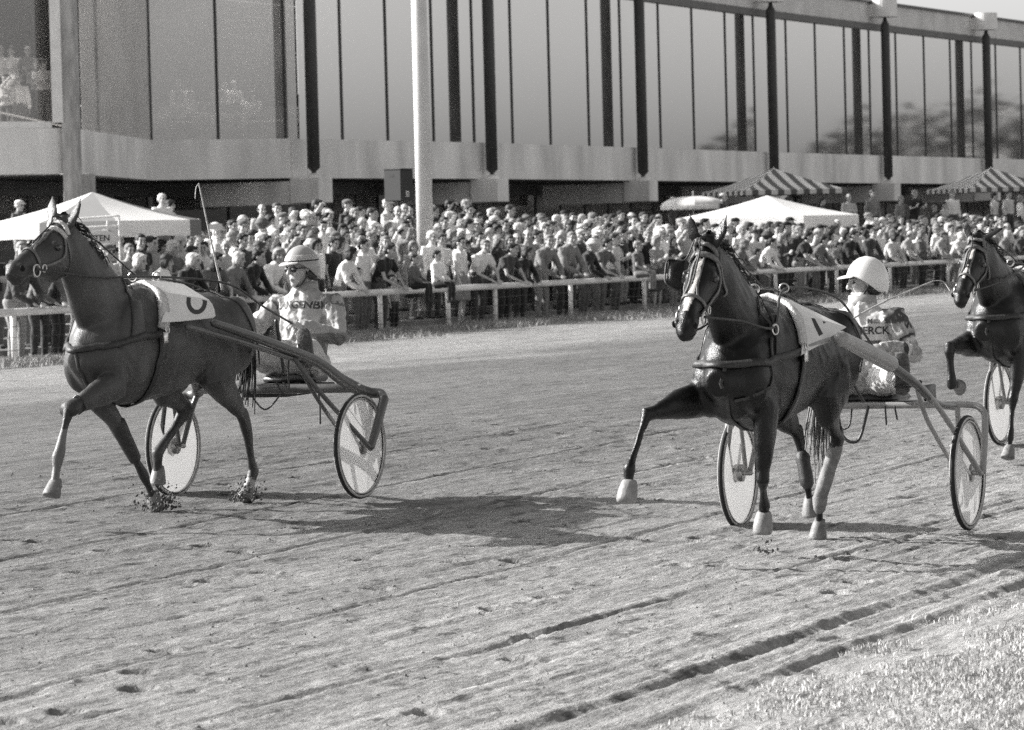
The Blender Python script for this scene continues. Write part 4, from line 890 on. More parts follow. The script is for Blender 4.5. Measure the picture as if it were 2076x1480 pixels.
def cloth_wrinkle(me, amp, sc, seed=0):
    amp *= .8; sc *= 1.5
    """push the surface in and out a little so the cloth reads as folded"""
    n = len(me.vertices); co = np.empty(n * 3); me.vertices.foreach_get('co', co); co = co.reshape(-1, 3); no = np.empty(n * 3); me.vertices.foreach_get('normal', no); no = no.reshape(-1, 3)
    d = np.array([-1.1 * abs(noise.noise(V((c[0] * sc + seed + c[2] * 3, c[1] * sc, c[2] * sc * .6 + c[1] * 4)))) + .35 * noise.noise(V(c) * sc * .5) - .4 * abs(noise.noise(V(c) * sc * 1.7)) for c in co])
    co += no * ((d - d.mean()) * amp)[:, None]; me.vertices.foreach_set('co', co.ravel()); me.update()
# ------------------------------------------------------------------ drivers
def driver(F, base, J, label, helmet, jacket, sleeve, trousers, hv, face_yaw, goggles=False, whip=None):
    root = F.thing('person', base); tag(root, label, 'person'); P = lambda name, bm, m, par=root, sm=True: tpart(name, bm, m, par, sm)
    j = {k: V(v) for k, v in J.items() if isinstance(v, tuple)}; Y = V((0, 1, 0)); hd = j['head']
    def torso(bm, o): tube(bm, [(j['pelvis'], .17 + o, .125 + o), (j['waist'], .155 + o, .115 + o), (j['chest'], .185 + o, .13 + o), (j['chest'].lerp(j['neck'], .55), .175 + o, .115 + o), (j['neck'], .085 + o, .075 + o)], Y, seg=20)
    def arm(bm, s, o, full=True):
        a, e, w_ = j['sh' + s], j['el' + s], j['wr' + s]; tube(bm, [(a.lerp(j['chest'], .35), .085 + o), (a, .070 + o), (a.lerp(e, .5), .054 + o), (e, .047 + o), (e.lerp(w_, .45), .043 + o), (w_, .028 + (o if full else 0))], V((0, 0, 1)), seg=12)
    def leg(bm, s, o):
        a, k, n = j['hip' + s], j['kn' + s], j['an' + s]; tube(bm, [(a, .105 + o), (a.lerp(k, .5), .085 + o), (k, .066 + o), (k.lerp(n, .35), .060 + o), (n, .042 + o)], Y, seg=14)
    bm = bmesh.new(); torso(bm, -.02); q = head_geo(bm, hd, face_yaw, J.get('tilt', 0), k=J.get('hk', 1.03))
    tube(bm, [(hd + V((-.02, 0, -.05)), .056), (j['neck'] + V((0, 0, .02)), .060), (j['neck'] - V((0, 0, .05)), .062)], Y)
    for s in 'LR':
        arm(bm, s, -.012, False); leg(bm, s, -.015); d = j['hd' + s] - j['wr' + s]; hand(bm, j['wr' + s], d, j['bk' + s], 1.15, 1 if s == 'R' else -1, 1.08)
    me = fuse('body', bm, .0058, 2); paint(me, face_tone(q, J.get('skin', .40)), .4); P('body', me, 'skin')
    bm = bmesh.new(); torso(bm, .022); [arm(bm, s, .018) for s in 'LR']
    tube(bm, [(j['neck'] - V((0, 0, .06)), .10), (j['neck'] + V((0, 0, .03)), .076)], Y)
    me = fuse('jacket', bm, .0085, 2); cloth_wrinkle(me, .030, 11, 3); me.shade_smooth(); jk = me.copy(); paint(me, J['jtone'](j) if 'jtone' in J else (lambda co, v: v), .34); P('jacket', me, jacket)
    bm = bmesh.new(); tube(bm, [(j['neck'] + V((-.012, 0, .0)), .094), (j['neck'] + V((-.01, 0, .075)), .086)], Y, cap=False, seg=20); P('collar', bm, sleeve)
    bm = bmesh.new(); tube(bm, [(j['pelvis'] + V((.02, 0, -.02)), .165, .12), (j['pelvis'].lerp(j['waist'], .4), .165, .12)], Y); [leg(bm, s, .014) for s in 'LR']
    for s in 'LR': ell(bm, j['hip' + s] + V((-.05, 0, -.01)), (.13, .11, .10))
    me = fuse('trousers', bm, .0085, 2); cloth_wrinkle(me, .026, 13, 7); P('trousers', me, trousers)
    for s in 'LR':
        a, t = j['an' + s], j['to' + s]; d = (t - a).normalized(); sl_ = j['so' + s].normalized(); bm = bmesh.new()
        tube(bm, [(a - d * .05, .045, .04), (a + d * .03, .047, .05), (a + d * .12, .046, .04), (t, .036, .028)], Y, seg=14); b = P('boot', fuse('boot', bm, .008, 2), 'black_leather')
        bm = bmesh.new(); tube(bm, [(a - d * .06 + sl_ * .045, .036, .010), (a + d * .02 + sl_ * .045, .036, .010), (a + d * .12 + sl_ * .042, .046, .010), (t + d * .02 + sl_ * .032, .036, .010)], d.cross(sl_), seg=14); P('sole', bm, 'boot_sole', b)
        bm = bmesh.new(); tube(bm, [(j['wr' + s] + (j['el' + s] - j['wr' + s]).normalized() * .035, .040), (j['wr' + s], .038)], V((0, 0, 1)), seg=14, cap=False); P('cuff', bm, jacket)
    # helmet: shell cut along the brow, dipping round the ear
    Rm = M.Rotation(face_yaw, 4, 'Z') @ M.Rotation(J.get('tilt', 0), 4, 'Y')
    def shell(z0, z1, k=1.0, th=.004, dip=True):
        bm = bmesh.new(); N_ = 48; K = 14; rings = []
        for i in range(K + 1):
            row = []
            for a in range(N_):
                an = 2 * math.pi * a / N_; rim = .040
                if dip: rim -= .105 * math.exp(-((abs(math.atan2(math.sin(an), math.cos(an))) - 2.15) / .85) ** 2) + (.06 if abs(math.atan2(math.sin(an), math.cos(an))) > 2.4 else 0) * .5
                lo = max(z0, rim) if z0 is not None else rim
                hi = z1; t = i / K; z = lo + (hi - lo) * t; zz = min(.999, max(-.8, z / .150)); rr = math.sqrt(max(0, 1 - zz * zz)) if zz > 0 else 1 - .10 * abs(zz)
                p = V(((.126 * rr) * math.cos(an) * k - .012, .108 * rr * math.sin(an) * k, z * k)) * J.get('hk', 1.03) * 1.03; row.append(bm.verts.new(hd + Rm @ p))
            rings.append(row)
        for A, B_ in zip(rings, rings[1:]):
            for a in range(N_): b = (a + 1) % N_; bm.faces.new((A[a], A[b], B_[b], B_[a]))
        if z1 >= .1495: bmesh.ops.contextual_create(bm, geom=rings[-1])
        bmesh.ops.solidify(bm, geom=bm.faces[:], thickness=th); bmesh.ops.recalc_face_normals(bm, faces=bm.faces); return bm
    hs = P('helmet', shell(None, .1499), hv)
    bm = bmesh.new(); vz = .046
    rows = []
    for r_, dz in ((0, 0), (.5, -.004), (1, -.016)):
        rows.append([[bm.verts.new(hd + Rm @ V((math.cos(a) * (.108 + .050 * r_ * max(0, math.cos(a * 1.5)) + .008), math.sin(a) * (.104 + .0 * r_), vz + dz * math.cos(a) + o)) * J.get('hk', 1.03) * 1.03) for a in [R_(-46 + 92 * i / 18) for i in range(19)]] for o in (0, -.004)])
    for A, B_ in zip(rows, rows[1:]):
        for i in range(18):
            bm.faces.new((A[0][i], A[0][i + 1], B_[0][i + 1], B_[0][i])); bm.faces.new((A[1][i], B_[1][i], B_[1][i + 1], A[1][i + 1]))
    for i in range(18): bm.faces.new((rows[-1][0][i], rows[-1][0][i + 1], rows[-1][1][i + 1], rows[-1][1][i]))
    bmesh.ops.recalc_face_normals(bm, faces=bm.faces); P('visor', bm, 'helmet_white', hs)
    if helmet == 'striped':
        P('helmet_band', shell(.052, .088, 1.012, .002, False), 'helmet_white', hs); P('helmet_band', shell(.046, .054, 1.014, .002, False), 'helmet_dark', hs)
    # trim, chin strap, dark padding behind the ear
    bm = bmesh.new(); cord(bm, [hd + Rm @ V(p) for p in ((-.02, .098, .0), (.02, .088, -.05), (.045, .05, -.105), (.06, 0, -.122), (.045, -.05, -.105), (.02, -.088, -.05), (-.02, -.098, .0))], .007); P('chin_strap', bm, 'black_leather', hs)
    bm = bmesh.new()
    for s in (-1, 1): ell(bm, hd + Rm @ V((-.045, s * .072, -.035)), (.055, .025, .05), Rm)
    ell(bm, hd + Rm @ V((-.07, 0, -.03)), (.04, .075, .06), Rm); P('ear_pad', bm, 'black_leather', hs)
    if goggles:
        bm = bmesh.new()
        for s in (-1, 1): ell(bm, q(.088, s * .034, -.002), (.012, .028, .022), Rm)
        tube(bm, [(q(.02, -.082, .004), .003), (q(.095, -.03, .006), .004), (q(.100, 0, .004), .004), (q(.095, .03, .006), .004), (q(.02, .082, .004), .003)], V((0, 0, 1)), seg=6); P('sunglasses', bm, 'lens_dark')
    else:
        for s in (-1, 1): bm = bmesh.new(); ell(bm, q(.078, s * .032, .0), (.011, .013, .009), Rm); P('eye', bm, 'eye_dark')
    return root, bvh_of(jk), q, hs
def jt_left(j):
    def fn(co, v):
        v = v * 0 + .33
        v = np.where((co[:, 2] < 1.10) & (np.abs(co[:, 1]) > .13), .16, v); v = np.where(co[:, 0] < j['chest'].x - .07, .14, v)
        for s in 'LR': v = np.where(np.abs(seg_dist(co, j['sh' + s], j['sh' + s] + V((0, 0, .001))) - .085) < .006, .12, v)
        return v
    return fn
def jt_right(j):
    def fn(co, v):
        v = v * 0 + .52; n = np.array([noise.noise(V(c) * 45) for c in co])
        for s in 'LR':
            d = np.minimum(seg_dist(co, j['sh' + s], j['el' + s]), seg_dist(co, j['el' + s], j['wr' + s])); arm = (d < .095) & (np.abs(co[:, 1] - j['chest'].y) > .15)
            v = np.where(arm, .26 + .12 * (n > .1), v)
            de = np.linalg.norm(co - np.array(j['el' + s]), axis=1); v = np.where(arm & (np.abs(de - .10) < .010), .6, v); v = np.where(arm & (np.abs(de - .128) < .009), .03, v)
            ds = np.linalg.norm(co - np.array(j['sh' + s]), axis=1); v = np.where((ds > .075) & (ds < .105) & (co[:, 2] > j['sh' + s].z - .02), .05, v)
        v = np.where((co[:, 2] < 1.165) & (co[:, 2] > 1.07) & (np.abs(co[:, 1] - j['chest'].y) < .15), .05 + .04 * (n > 0), v); v = np.where(co[:, 2] <= 1.07, .40, v)
        v = np.where(co[:, 0] < j['chest'].x - .08, .30, v)
        return v
    return fn
def print_on(F, root, bvh, txt, size, c, right, up, m='print_dark', name='lettering', curve=True, bold=True):
    """lettering laid onto the cloth: rays go inwards from a frame in front of it"""
    me = text_mesh(txt, size, bold) if isinstance(txt, str) else txt
    c, right, up = V(c), V(right).normalized(), V(up).normalized(); nrm = right.cross(up)
    bm = bmesh.new(); bm.from_mesh(me); bmesh.ops.triangulate(bm, faces=bm.faces); bmesh.ops.subdivide_edges(bm, edges=[e for e in bm.edges if e.calc_length() > size * .3], cuts=2)
    for v in bm.verts:
        p = c + right * v.co.x + up * v.co.y; h = bvh.ray_cast(p + nrm * .15, -nrm, .4)
        v.co = (h[0] + nrm * .003) if h[0] is not None else p
    tpart(name, bm, m, root, False)
def quad_mesh(w_, h_):
    bm = bmesh.new(); bmesh.ops.create_grid(bm, x_segments=6, y_segments=4, size=.5); [setattr(v, 'co', V((v.co.x * w_, v.co.y * h_, 0))) for v in bm.verts]; me = bpy.data.meshes.new('q'); bm.to_mesh(me); bm.free(); return me

JL = dict(pelvis=(-.50, 0, .90), waist=(-.55, 0, 1.02), chest=(-.60, 0, 1.19), neck=(-.605, 0, 1.375), head=(-.555, 0, 1.54), tilt=.05,
    shL=(-.62, .205, 1.29), elL=(-.50, .31, 1.07), wrL=(-.33, .13, 1.15), hdL=(-.25, .10, 1.165), bkL=(0, .6, .8), shR=(-.60, -.205, 1.29), elR=(-.42, -.33, 1.12), wrR=(-.22, -.20, 1.17), hdR=(-.14, -.17, 1.185), bkR=(0, -.5, .85),
    hipL=(-.45, .11, .90), knL=(-.17, .26, 1.00), anL=(.04, .36, .955), toL=(.09, .375, 1.125), soL=(1, .1, -.25), hipR=(-.45, -.11, .90), knR=(-.15, -.26, 1.00), anR=(.06, -.36, .955), toR=(.11, -.375, 1.125), soR=(1, -.1, -.25), skin=.42)
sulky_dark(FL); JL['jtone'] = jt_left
dL, bjL, qL, hsL = driver(FL, (-.45, 0, .80), JL, 'driver in striped helmet and sunglasses sitting behind the bay trotter', 'striped', 'jacket_light', 'jacket_mid', 'trouser_white', 'helmet_grey', R_(-22), True)
wr = V((-.18, 1, .02)); print_on(FL, dL, bjL, 'LANGENBH', .074, (-.45, .02, 1.295), (0, 1, 0), (-.15, 0, 1))
def tri_outline(s, t):
    bm = bmesh.new(); o = [V((0, s, 0)), V((-s * .9, -s * .7, 0)), V((s * .9, -s * .7, 0))]; i_ = [p * (1 - t) for p in o]; a = [bm.verts.new(p) for p in o]; b = [bm.verts.new(p) for p in i_]
    for k in range(3): bm.faces.new((a[k], a[(k + 1) % 3], b[(k + 1) % 3], b[k]))
    me = bpy.data.meshes.new('t'); bm.to_mesh(me); bm.free(); return me
print_on(FL, dL, bjL, tri_outline(.045, .4), .05, (-.45, .03, 1.15), (0, 1, 0), (-.15, 0, 1), name='emblem')
JR = dict(pelvis=(-.32, 0, .93), waist=(-.33, -.01, 1.04), chest=(-.34, -.02, 1.20), neck=(-.35, -.02, 1.37), head=(-.40, -.01, 1.525), tilt=.04, hk=1.05,
    shL=(-.34, .20, 1.29), elL=(-.30, .33, 1.07), wrL=(-.12, .19, 1.12), hdL=(-.04, .15, 1.12), bkL=(0, .6, .8), shR=(-.34, -.235, 1.29), elR=(-.20, -.34, 1.13), wrR=(-.04, -.20, 1.15), hdR=(.04, -.17, 1.16), bkR=(0, -.5, .85),
    hipL=(-.30, .11, .91), knL=(.0, .27, .96), anL=(.26, .42, .92), toL=(.32, .44, 1.09), soL=(1, .1, -.25), hipR=(-.30, -.11, .91), knR=(.0, -.29, .96), anR=(.26, -.44, .92), toR=(.32, -.46, 1.09), soR=(1, -.1, -.25), skin=.38)
JR['jtone'] = jt_right
sulky_pale(FR, 'pale tubular race sulky with disc wheels behind the black trotter')
dR, bjR, qR, hsR = driver(FR, (-.35, 0, .82), JR, 'driver in plain white helmet looking left, behind the black trotter', 'plain', 'jacket_light', 'jacket_mid', 'trouser_white', 'helmet_white', R_(-60))
up = (-.08, 0, 1); rt = (-.25, 1, 0)
print_on(FR, dR, bjR, 'MERCK', .066, (-.2, .085, 1.225), rt, up); print_on(FR, dR, bjR, 'M', .046, (-.2, .075, 1.285), rt, up); print_on(FR, dR, bjR, quad_mesh(.038, .026), .04, (-.2, .118, 1.285), rt, up, 'grey_canvas', 'emblem')
print_on(FR, dR, bjR, 'W', .055, (-.30, .30, 1.25), (-.8, .5, 0), (0, 0, 1))
sulky_pale(F3, 'sulky of the third team, only its far wheel in the picture', (0, 0, 0))
driver(F3, (-.35, 0, .82), JR, 'driver of the third team, cut off by the right edge of the photo', 'plain', 'jacket_mid', 'jacket_mid', 'trouser_white', 'helmet_grey', 0)
# reins run from the bit through the terret ring to the hands
def reins(F, J, x, z, sag): return {s: [V((x, s * .14, z)), V((1.50, s * .10, 1.52)), V((.7, s * .14, 1.46)), V((.2, s * .12, 1.30 - sag)), V(J['hd' + ('L' if s > 0 else 'R')])] for s in (-1, 1)}
fix_harness(FL, hL, bvL, HL, bodyL, cloth_left, reins(FL, JL, 2.3, 1.535, 0), True)
rr = reins(FR, JR, 2.1, 1.42, .02); rr[1][0:1] = [V((2.42, .15, 1.36)), V((2.05, .22, 1.315))]; rr[-1][0:1] = [V((2.42, -.15, 1.36)), V((2.05, -.22, 1.315))]
fix_harness(FR, hR, bvR, HR, bodyR, cloth_right, rr, True, 1.70)
fix_harness(F3, hT, bvT, HT, bodyT, cloth_none, reins(F3, JR, 2.3, 1.40, 0), False, 1.70)
# black horse: ring martingale, cup blinker, white boots on the hind leg
bm = bmesh.new(); torus(bm, (2.05, .225, 1.30), .028, .006, V((.3, 1, 0))); tpart('martingale_ring', bm, 'chrome', hR)
tpart('martingale', strap(bvR, [(1.98, .14, 1.50), (2.02, .2, 1.42), (2.05, .225, 1.33)], .02), 'worn_leather', hR)
tpart('martingale', strap(bvR, [(2.05, .225, 1.27), (2.12, .20, 1.1), (2.2, .12, .98), (2.30, .05, .95)], .02), 'worn_leather', hR)
for s in (-1,):
    bm = bmesh.new(); a, b_, c_, d_ = HR(.20, s * .085, .01), HR(.24, s * .165, -.02), HR(.50, s * .150, .0), HR(.54, s * .075, .04)
    N_ = 8; g0 = [[(a.lerp(b_, u)).lerp(d_.lerp(c_, u), v) + (HR(.3, 1, 0) - HR(.3, 0, 0)) * (-.0) + V((.03, 0, 0)) * math.sin(math.pi * u) * math.sin(math.pi * v) for u in [i / N_ for i in range(N_ + 1)]] for v in [i / N_ for i in range(N_ + 1)]]
    vv = [[bm.verts.new(p) for p in row] for row in g0]
    for i in range(N_):
        for k in range(N_): bm.faces.new((vv[i][k], vv[i + 1][k], vv[i + 1][k + 1], vv[i][k + 1]))
    bmesh.ops.solidify(bm, geom=bm.faces[:], thickness=.004); tpart('blinker_cup', bm, 'black_leather', hR)
    bm = bmesh.new(); cord(bm, [HR(.0, s * .05, -.02), a, b_, b_.lerp(c_, .5) + V((.01, -.01, 0)), c_, d_], .005); tpart('blinker_strap', bm, 'worn_leather', hR)
def wrap(root, a, b, r0, r1, name, m, n=5):
    a, b = V(a), V(b); bm = bmesh.new(); pts = []
    for i in range(n + 1): t = i / n; pts.append((a.lerp(b, t), (r0 + (r1 - r0) * t) * (1 + .05 * math.sin(i * 2.3)), (r0 + (r1 - r0) * t) * 1.08))
    tube(bm, pts, V((0, 1, 0)), seg=16); tpart(name, bm, m, root)
wrap(hR, V(rC[6][0]).lerp(V(rC[11][0]), .12), V(rC[11][0]), .043, .042, 'leg_boot', 'leg_wrap'); wrap(hR, V(rD[6][0]).lerp(V(rD[11][0]), .40), V(rD[11][0]), .042, .042, 'leg_boot', 'worn_leather')
wrap(hR, V(rC[11][0]), V(rC[12][0]), .046, .036, 'pastern_boot', 'leg_wrap', 2)
# bay horse: knee boot on the raised leg, shin boot on the other
bm = bmesh.new(); kn, el = V(legA[6][0]), V(legA[2][0]); d = (kn - el).normalized(); tube(bm, [(kn - d * .10, .052, .048), (kn - d * .02, .056, .052), (kn + d * .035, .050, .046)], V((0, 1, 0)), seg=16, cap=False); tpart('knee_boot', bm, 'worn_leather', hL)
bm = bmesh.new(); cord(bm, [kn - d * .09 + V((.01, -.055, -.01)), kn - d * .09 + V((.01, 0, .055)), kn - d * .09 + V((.0, .055, -.01)), kn - d * .09 + V((-.01, 0, -.055))], .008); tpart('boot_strap', bm, 'black_leather', hL)
wrap(hL, V(legB[6][0]).lerp(V(legB[11][0]), -.25), V(legB[6][0]).lerp(V(legB[11][0]), .6), .056, .040, 'shin_boot', 'worn_leather')
# tail pole standing up behind the bay horse, whip of the right driver
wp = F_ = None
bm = bmesh.new(); a, b = V((.52, 0, 1.42)), pix_on(FL, 403, 372, (.0, -.08, 0), V((0, 1, 0))); cord(bm, [a, a.lerp(b, .5) + V((.004, 0, 0)), b], .009, k=8, r2=.004); cord(bm, [b, b + V((.02, -.01, -.03)), b + V((.035, -.01, -.10))], .003)
o_ = tpart('rod', bm, 'pale_strap', hL)
whp = FR.thing('driving_whip', (-.08, .15, 1.12)); tag(whp, 'thin pale whip held over the right driver, bent at its tip', 'whip')
bm = bmesh.new(); hp = V(JR['hdL']); w0 = pix_on(FR, 1712, 663, (0, .17, 0), V((0, 1, 0))); w1 = pix_on(FR, 1800, 608, (0, .30, 0), V((0, 1, 0))); w2 = pix_on(FR, 1893, 569, (0, .42, 0), V((0, 1, 0))); w3 = pix_on(FR, 1912, 571, (0, .44, 0), V((0, 1, 0)))
cord(bm, [hp, w0, w1], .006); cord(bm, [w1, w2], .005, r2=.004); cord(bm, [w2, w3, w3 + V((.02, .05, -.06))], .003); tpart('stick', bm, 'pale_strap', whp)
# earth thrown up by the hooves
random.seed(3)
def spray(F, c, n, r, label):
    pts = []
    for i in range(n): p = V(c) + V((random.gauss(0, r * .8), random.gauss(0, r * .6), abs(random.gauss(0, r * .7)))); pts.append((F.M @ p, random.choice((.003, .004, .006, .009, .013))))
    tag(stuff(clods('flying_earth', pts)), label, 'dirt')
spray(FL, (1.27, -.08, .02), 420, .10, 'earth kicked up by the planted front hoof of the bay trotter'); spray(FL, (.47, .10, .02), 260, .09, 'earth kicked up by the near hind hoof of the bay trotter')
spray(FR, (1.86, .08, .02), 50, .06, 'few crumbs of earth falling under the front hoof of the black trotter')
#@@PART5
# ------------------------------------------------------------------ light pole, loudspeaker, tents, parasol
p = at(862, 85, 0); p.z = .3
lp = empty('light_pole', p); tag(lp, 'tall pale steel pole rising out of the crowd in the middle', 'pole')
bm = bmesh.new(); tube(bm, [((0, 0, -.1), .19), ((0, 0, 5), .175), ((0, 0, 14), .15)], V((1, 0, 0)), seg=28, cap=False); mesh = bpy.data.meshes.new('shaft'); bm.to_mesh(mesh); bm.free(); mesh_obj('shaft', mesh, 'pole_paint', lp, True)
bm = bmesh.new(); tube(bm, [((0, 0, -.05), .26), ((0, 0, .02), .26)], V((1, 0, 0)), seg=20, cap=False); mesh = bpy.data.meshes.new('base_plate'); bm.to_mesh(mesh); bm.free(); mesh_obj('base_plate', mesh, 'pole_paint', lp)
def local(root, name, bm, m, smooth=False, par=None):
    me = bpy.data.meshes.new(name); bm.to_mesh(me); bm.free(); return mesh_obj(name, me, m, par or root, smooth)
p = at(811, 91, 0); p.z = .75
sp = empty('loudspeaker', p, R_(-38)); tag(sp, 'black loudspeaker box on a thin stand left of the light pole', 'loudspeaker')
bm = bmesh.new(); box(bm, (0, 0, 2.43), (.52, .46, .74), 0, .015); local(sp, 'cabinet', bm, 'grey_box')
bm = bmesh.new(); box(bm, (.263, 0, 2.43), (.006, .43, .70)); local(sp, 'grille', bm, 'black_box')
bm = bmesh.new(); box(bm, (0, 0, 2.813), (.54, .48, .02)); local(sp, 'lid', bm, 'grey_box')
bm = bmesh.new(); [box(bm, (.268, a, b), (.004, c, d)) for a, b, c, d in ((0, 2.28, .10, .018), (0, 2.21, .10, .018), (-.045, 2.245, .018, .06), (.045, 2.245, .018, .06), (0, 2.17, .12, .015))]; local(sp, 'logo', bm, 'white_paint')
bm = bmesh.new(); box(bm, (-.02, -.233, 2.66), (.12, .004, .06)); local(sp, 'handle', bm, 'black_box')
bm = bmesh.new(); cord(bm, [(0, 0, .6), (0, 0, 2.06)], .02); local(sp, 'pole', bm, 'black_box', True)
for k in range(3):
    a = k * 2.094; bm = bmesh.new(); cord(bm, [(0, 0, 1.1), (math.cos(a) * .5, math.sin(a) * .5, .0)], .014); local(sp, 'leg', bm, 'black_box', True)

def tent(center, corners, apex_z, eave_z, val_z, panels, label, name='canopy_tent'):
    """corners in plan order; panels: per side a list of (fraction, material)"""
    root = empty(name, (center.x, center.y, center.z)); tag(root, label, 'tent'); L = lambda v: V(v) - root.location
    ap = L((center.x, center.y, apex_z)); n = len(corners)
    for i in range(n):
        a, b = corners[i], corners[(i + 1) % n]; fr = 0; A0, B0 = L((a.x, a.y, eave_z)), L((b.x, b.y, eave_z))
        for w_, m in panels[i % len(panels)]:
            p0, p1 = A0.lerp(B0, fr), A0.lerp(B0, fr + w_); fr += w_; bm = bmesh.new(); K = 6; rows = []
            for k in range(K + 1):
                t = k / K; s = -.05 * math.sin(math.pi * t); rows.append([bm.verts.new(p0.lerp(p1, q / 4).lerp(ap, t) + V((0, 0, s))) for q in range(5)])
            for k in range(K):
                for q in range(4):
                    f = (rows[k][q], rows[k][q + 1], rows[k + 1][q + 1], rows[k + 1][q])
                    bm.faces.new(f)
            bmesh.ops.remove_doubles(bm, verts=bm.verts, dist=1e-5); local(root, 'roof_panel', bm, m, True)
            bm = bmesh.new(); o = (p1 - p0); nn = V((o.y, -o.x, 0)).normalized() * .012; top = []; bot = []
            for q in range(7): c = p0.lerp(p1, q / 6); top.append(bm.verts.new(c + nn * .4)); bot.append(bm.verts.new(V((c.x, c.y, val_z - root.location.z + .01 * math.sin(q * 2.1))) + nn))
            for q in range(6): bm.faces.new((bot[q], bot[q + 1], top[q + 1], top[q]))
            local(root, 'valance', bm, m)
    for c in corners:
        bm = bmesh.new(); c2 = L((c.x, c.y, 0)).lerp(V((0, 0, 0)), .02); tube(bm, [((c2.x, c2.y, 0), .022), ((c2.x, c2.y, eave_z - root.location.z), .022)], V((1, 0, 0)), seg=10); local(root, 'leg', bm, 'white_paint', True)
    return root
def sq(P2, d, side): # three plan corners from the front corner
    a = R_(d); e = V((math.cos(a), math.sin(a), 0)) * side; f = V((-e.y, e.x, 0)); return [P2 - e, P2, P2 + f, P2 - e + f]
W_, G_ = 'white_canvas', 'grey_canvas'
c = sq(at(238, 71, 0), -27, 2.95); ctr = (c[0] + c[2]) / 2; ctr.z = .45
tent(ctr, c, 2.93, 2.36, 2.06, [[(.42, W_), (.58, G_)], [(.86, W_), (.14, G_)], [(.5, G_), (.5, W_)], [(1, W_)]], 'white and grey panelled canopy tent at the left behind the bay horse head')
c = sq(at(1630, 113, 0), -28, 4.15); ctr = (c[0] + c[2]) / 2; ctr.z = .3
tent(ctr, c, 2.97, 2.33, 1.97, [[(1, W_)]], 'plain white canopy tent rising out of the crowd above the black horse')
# sign frame with an oval board in front of the left tent
p = at(205, 69, 0); sgn = empty('sign_stand', (p.x, p.y, .3)); tag(sgn, 'white tubular stand with an oval sign in front of the left tent', 'sign')
for ln in ([(-.45, 0, 0), (-.45, 0, 2.09), (.33, 0, 2.13), (.33, 0, 0)], [(-.45, 0, 1.93), (.33, 0, 1.95)], [(.12, 0, 1.86), (.12, 0, 2.05)]): bm = bmesh.new(); [cord(bm, [a, b], .018) for a, b in zip(ln, ln[1:])]; local(sgn, 'tube', bm, 'white_paint', True)
bm = bmesh.new(); ell(bm, (-.06, -.04, 1.72), (.40, .02, .16), None, 32); local(sgn, 'board', bm, 'striped_light', True)
tm = text_mesh('ETTEN', .15); tm.transform(M.Translation((-.06, -.064, 1.73)) @ M.Rotation(R_(90), 4, 'X')); mesh_obj('lettering', tm, 'grey_box', sgn)
bm = bmesh.new(); box(bm, (0, 0, 0), (.26, .006, .10)); o = local(sgn, 'plate', bm, 'striped_light'); o.location = (1.9, 2.0, 1.90)
def striped(px, depth, zt, ze, hw, label, z0=1.3):
    c = at(px, depth, z0); root = empty('market_parasol', c); tag(root, label, 'canopy'); a0 = R_(20)
    cor = [V((math.cos(a0 + R_(45 + 90 * k)), math.sin(a0 + R_(45 + 90 * k)), 0)) * hw * 1.3 for k in range(4)]
    for i in range(4):
        a, b = cor[i], cor[(i + 1) % 4]; N_ = 16
        for q in range(N_):
            bm = bmesh.new(); K = 8; rows = []
            for k in range(K + 1):
                t = k / K; z = ze - z0 + (zt - ze) * (t ** 1.25); tt = t
                # the stripes run straight up the slope and are cut by the hips
                p0, p1 = a.lerp(b, q / N_), a.lerp(b, (q + 1) / N_); mid = (a + b) / 2; inn = -mid
                f0, f1 = abs(q / N_ - .5) * 2, abs((q + 1) / N_ - .5) * 2
                l0, l1 = min(tt, 1 - f0), min(tt, 1 - f1)
                rows.append([bm.verts.new(V(((p0 + inn * l0).x, (p0 + inn * l0).y, ze - z0 + (zt - ze) * l0 ** 1.2))), bm.verts.new(V(((p1 + inn * l1).x, (p1 + inn * l1).y, ze - z0 + (zt - ze) * l1 ** 1.2)))])
            for k in range(K): bm.faces.new((rows[k][0], rows[k][1], rows[k + 1][1], rows[k + 1][0]))
            dz = V((0, 0, -.16)); lo = [bm.verts.new(rows[0][s].co + dz) for s in (0, 1)]; bm.faces.new((lo[0], lo[1], rows[0][1], rows[0][0]))
            bmesh.ops.remove_doubles(bm, verts=bm.verts, dist=1e-4); local(root, 'canvas_stripe', bm, 'striped_dark' if q % 2 else 'striped_light')
    bm = bmesh.new(); cord(bm, [(0, 0, 0), (0, 0, zt - z0)], .035); local(root, 'pole', bm, 'white_paint', True)
striped(1572, 134, 4.1, 3.32, 2.1, 'striped canopy in front of the fourth stand column, above the white tent'); striped(2012, 154, 4.25, 3.42, 2.1, 'striped canopy at the far right in front of the last stand column')
c = at(1407, 124, 1.3); um = empty('parasol', c); tag(um, 'round fringed parasol left of the white tent', 'parasol')
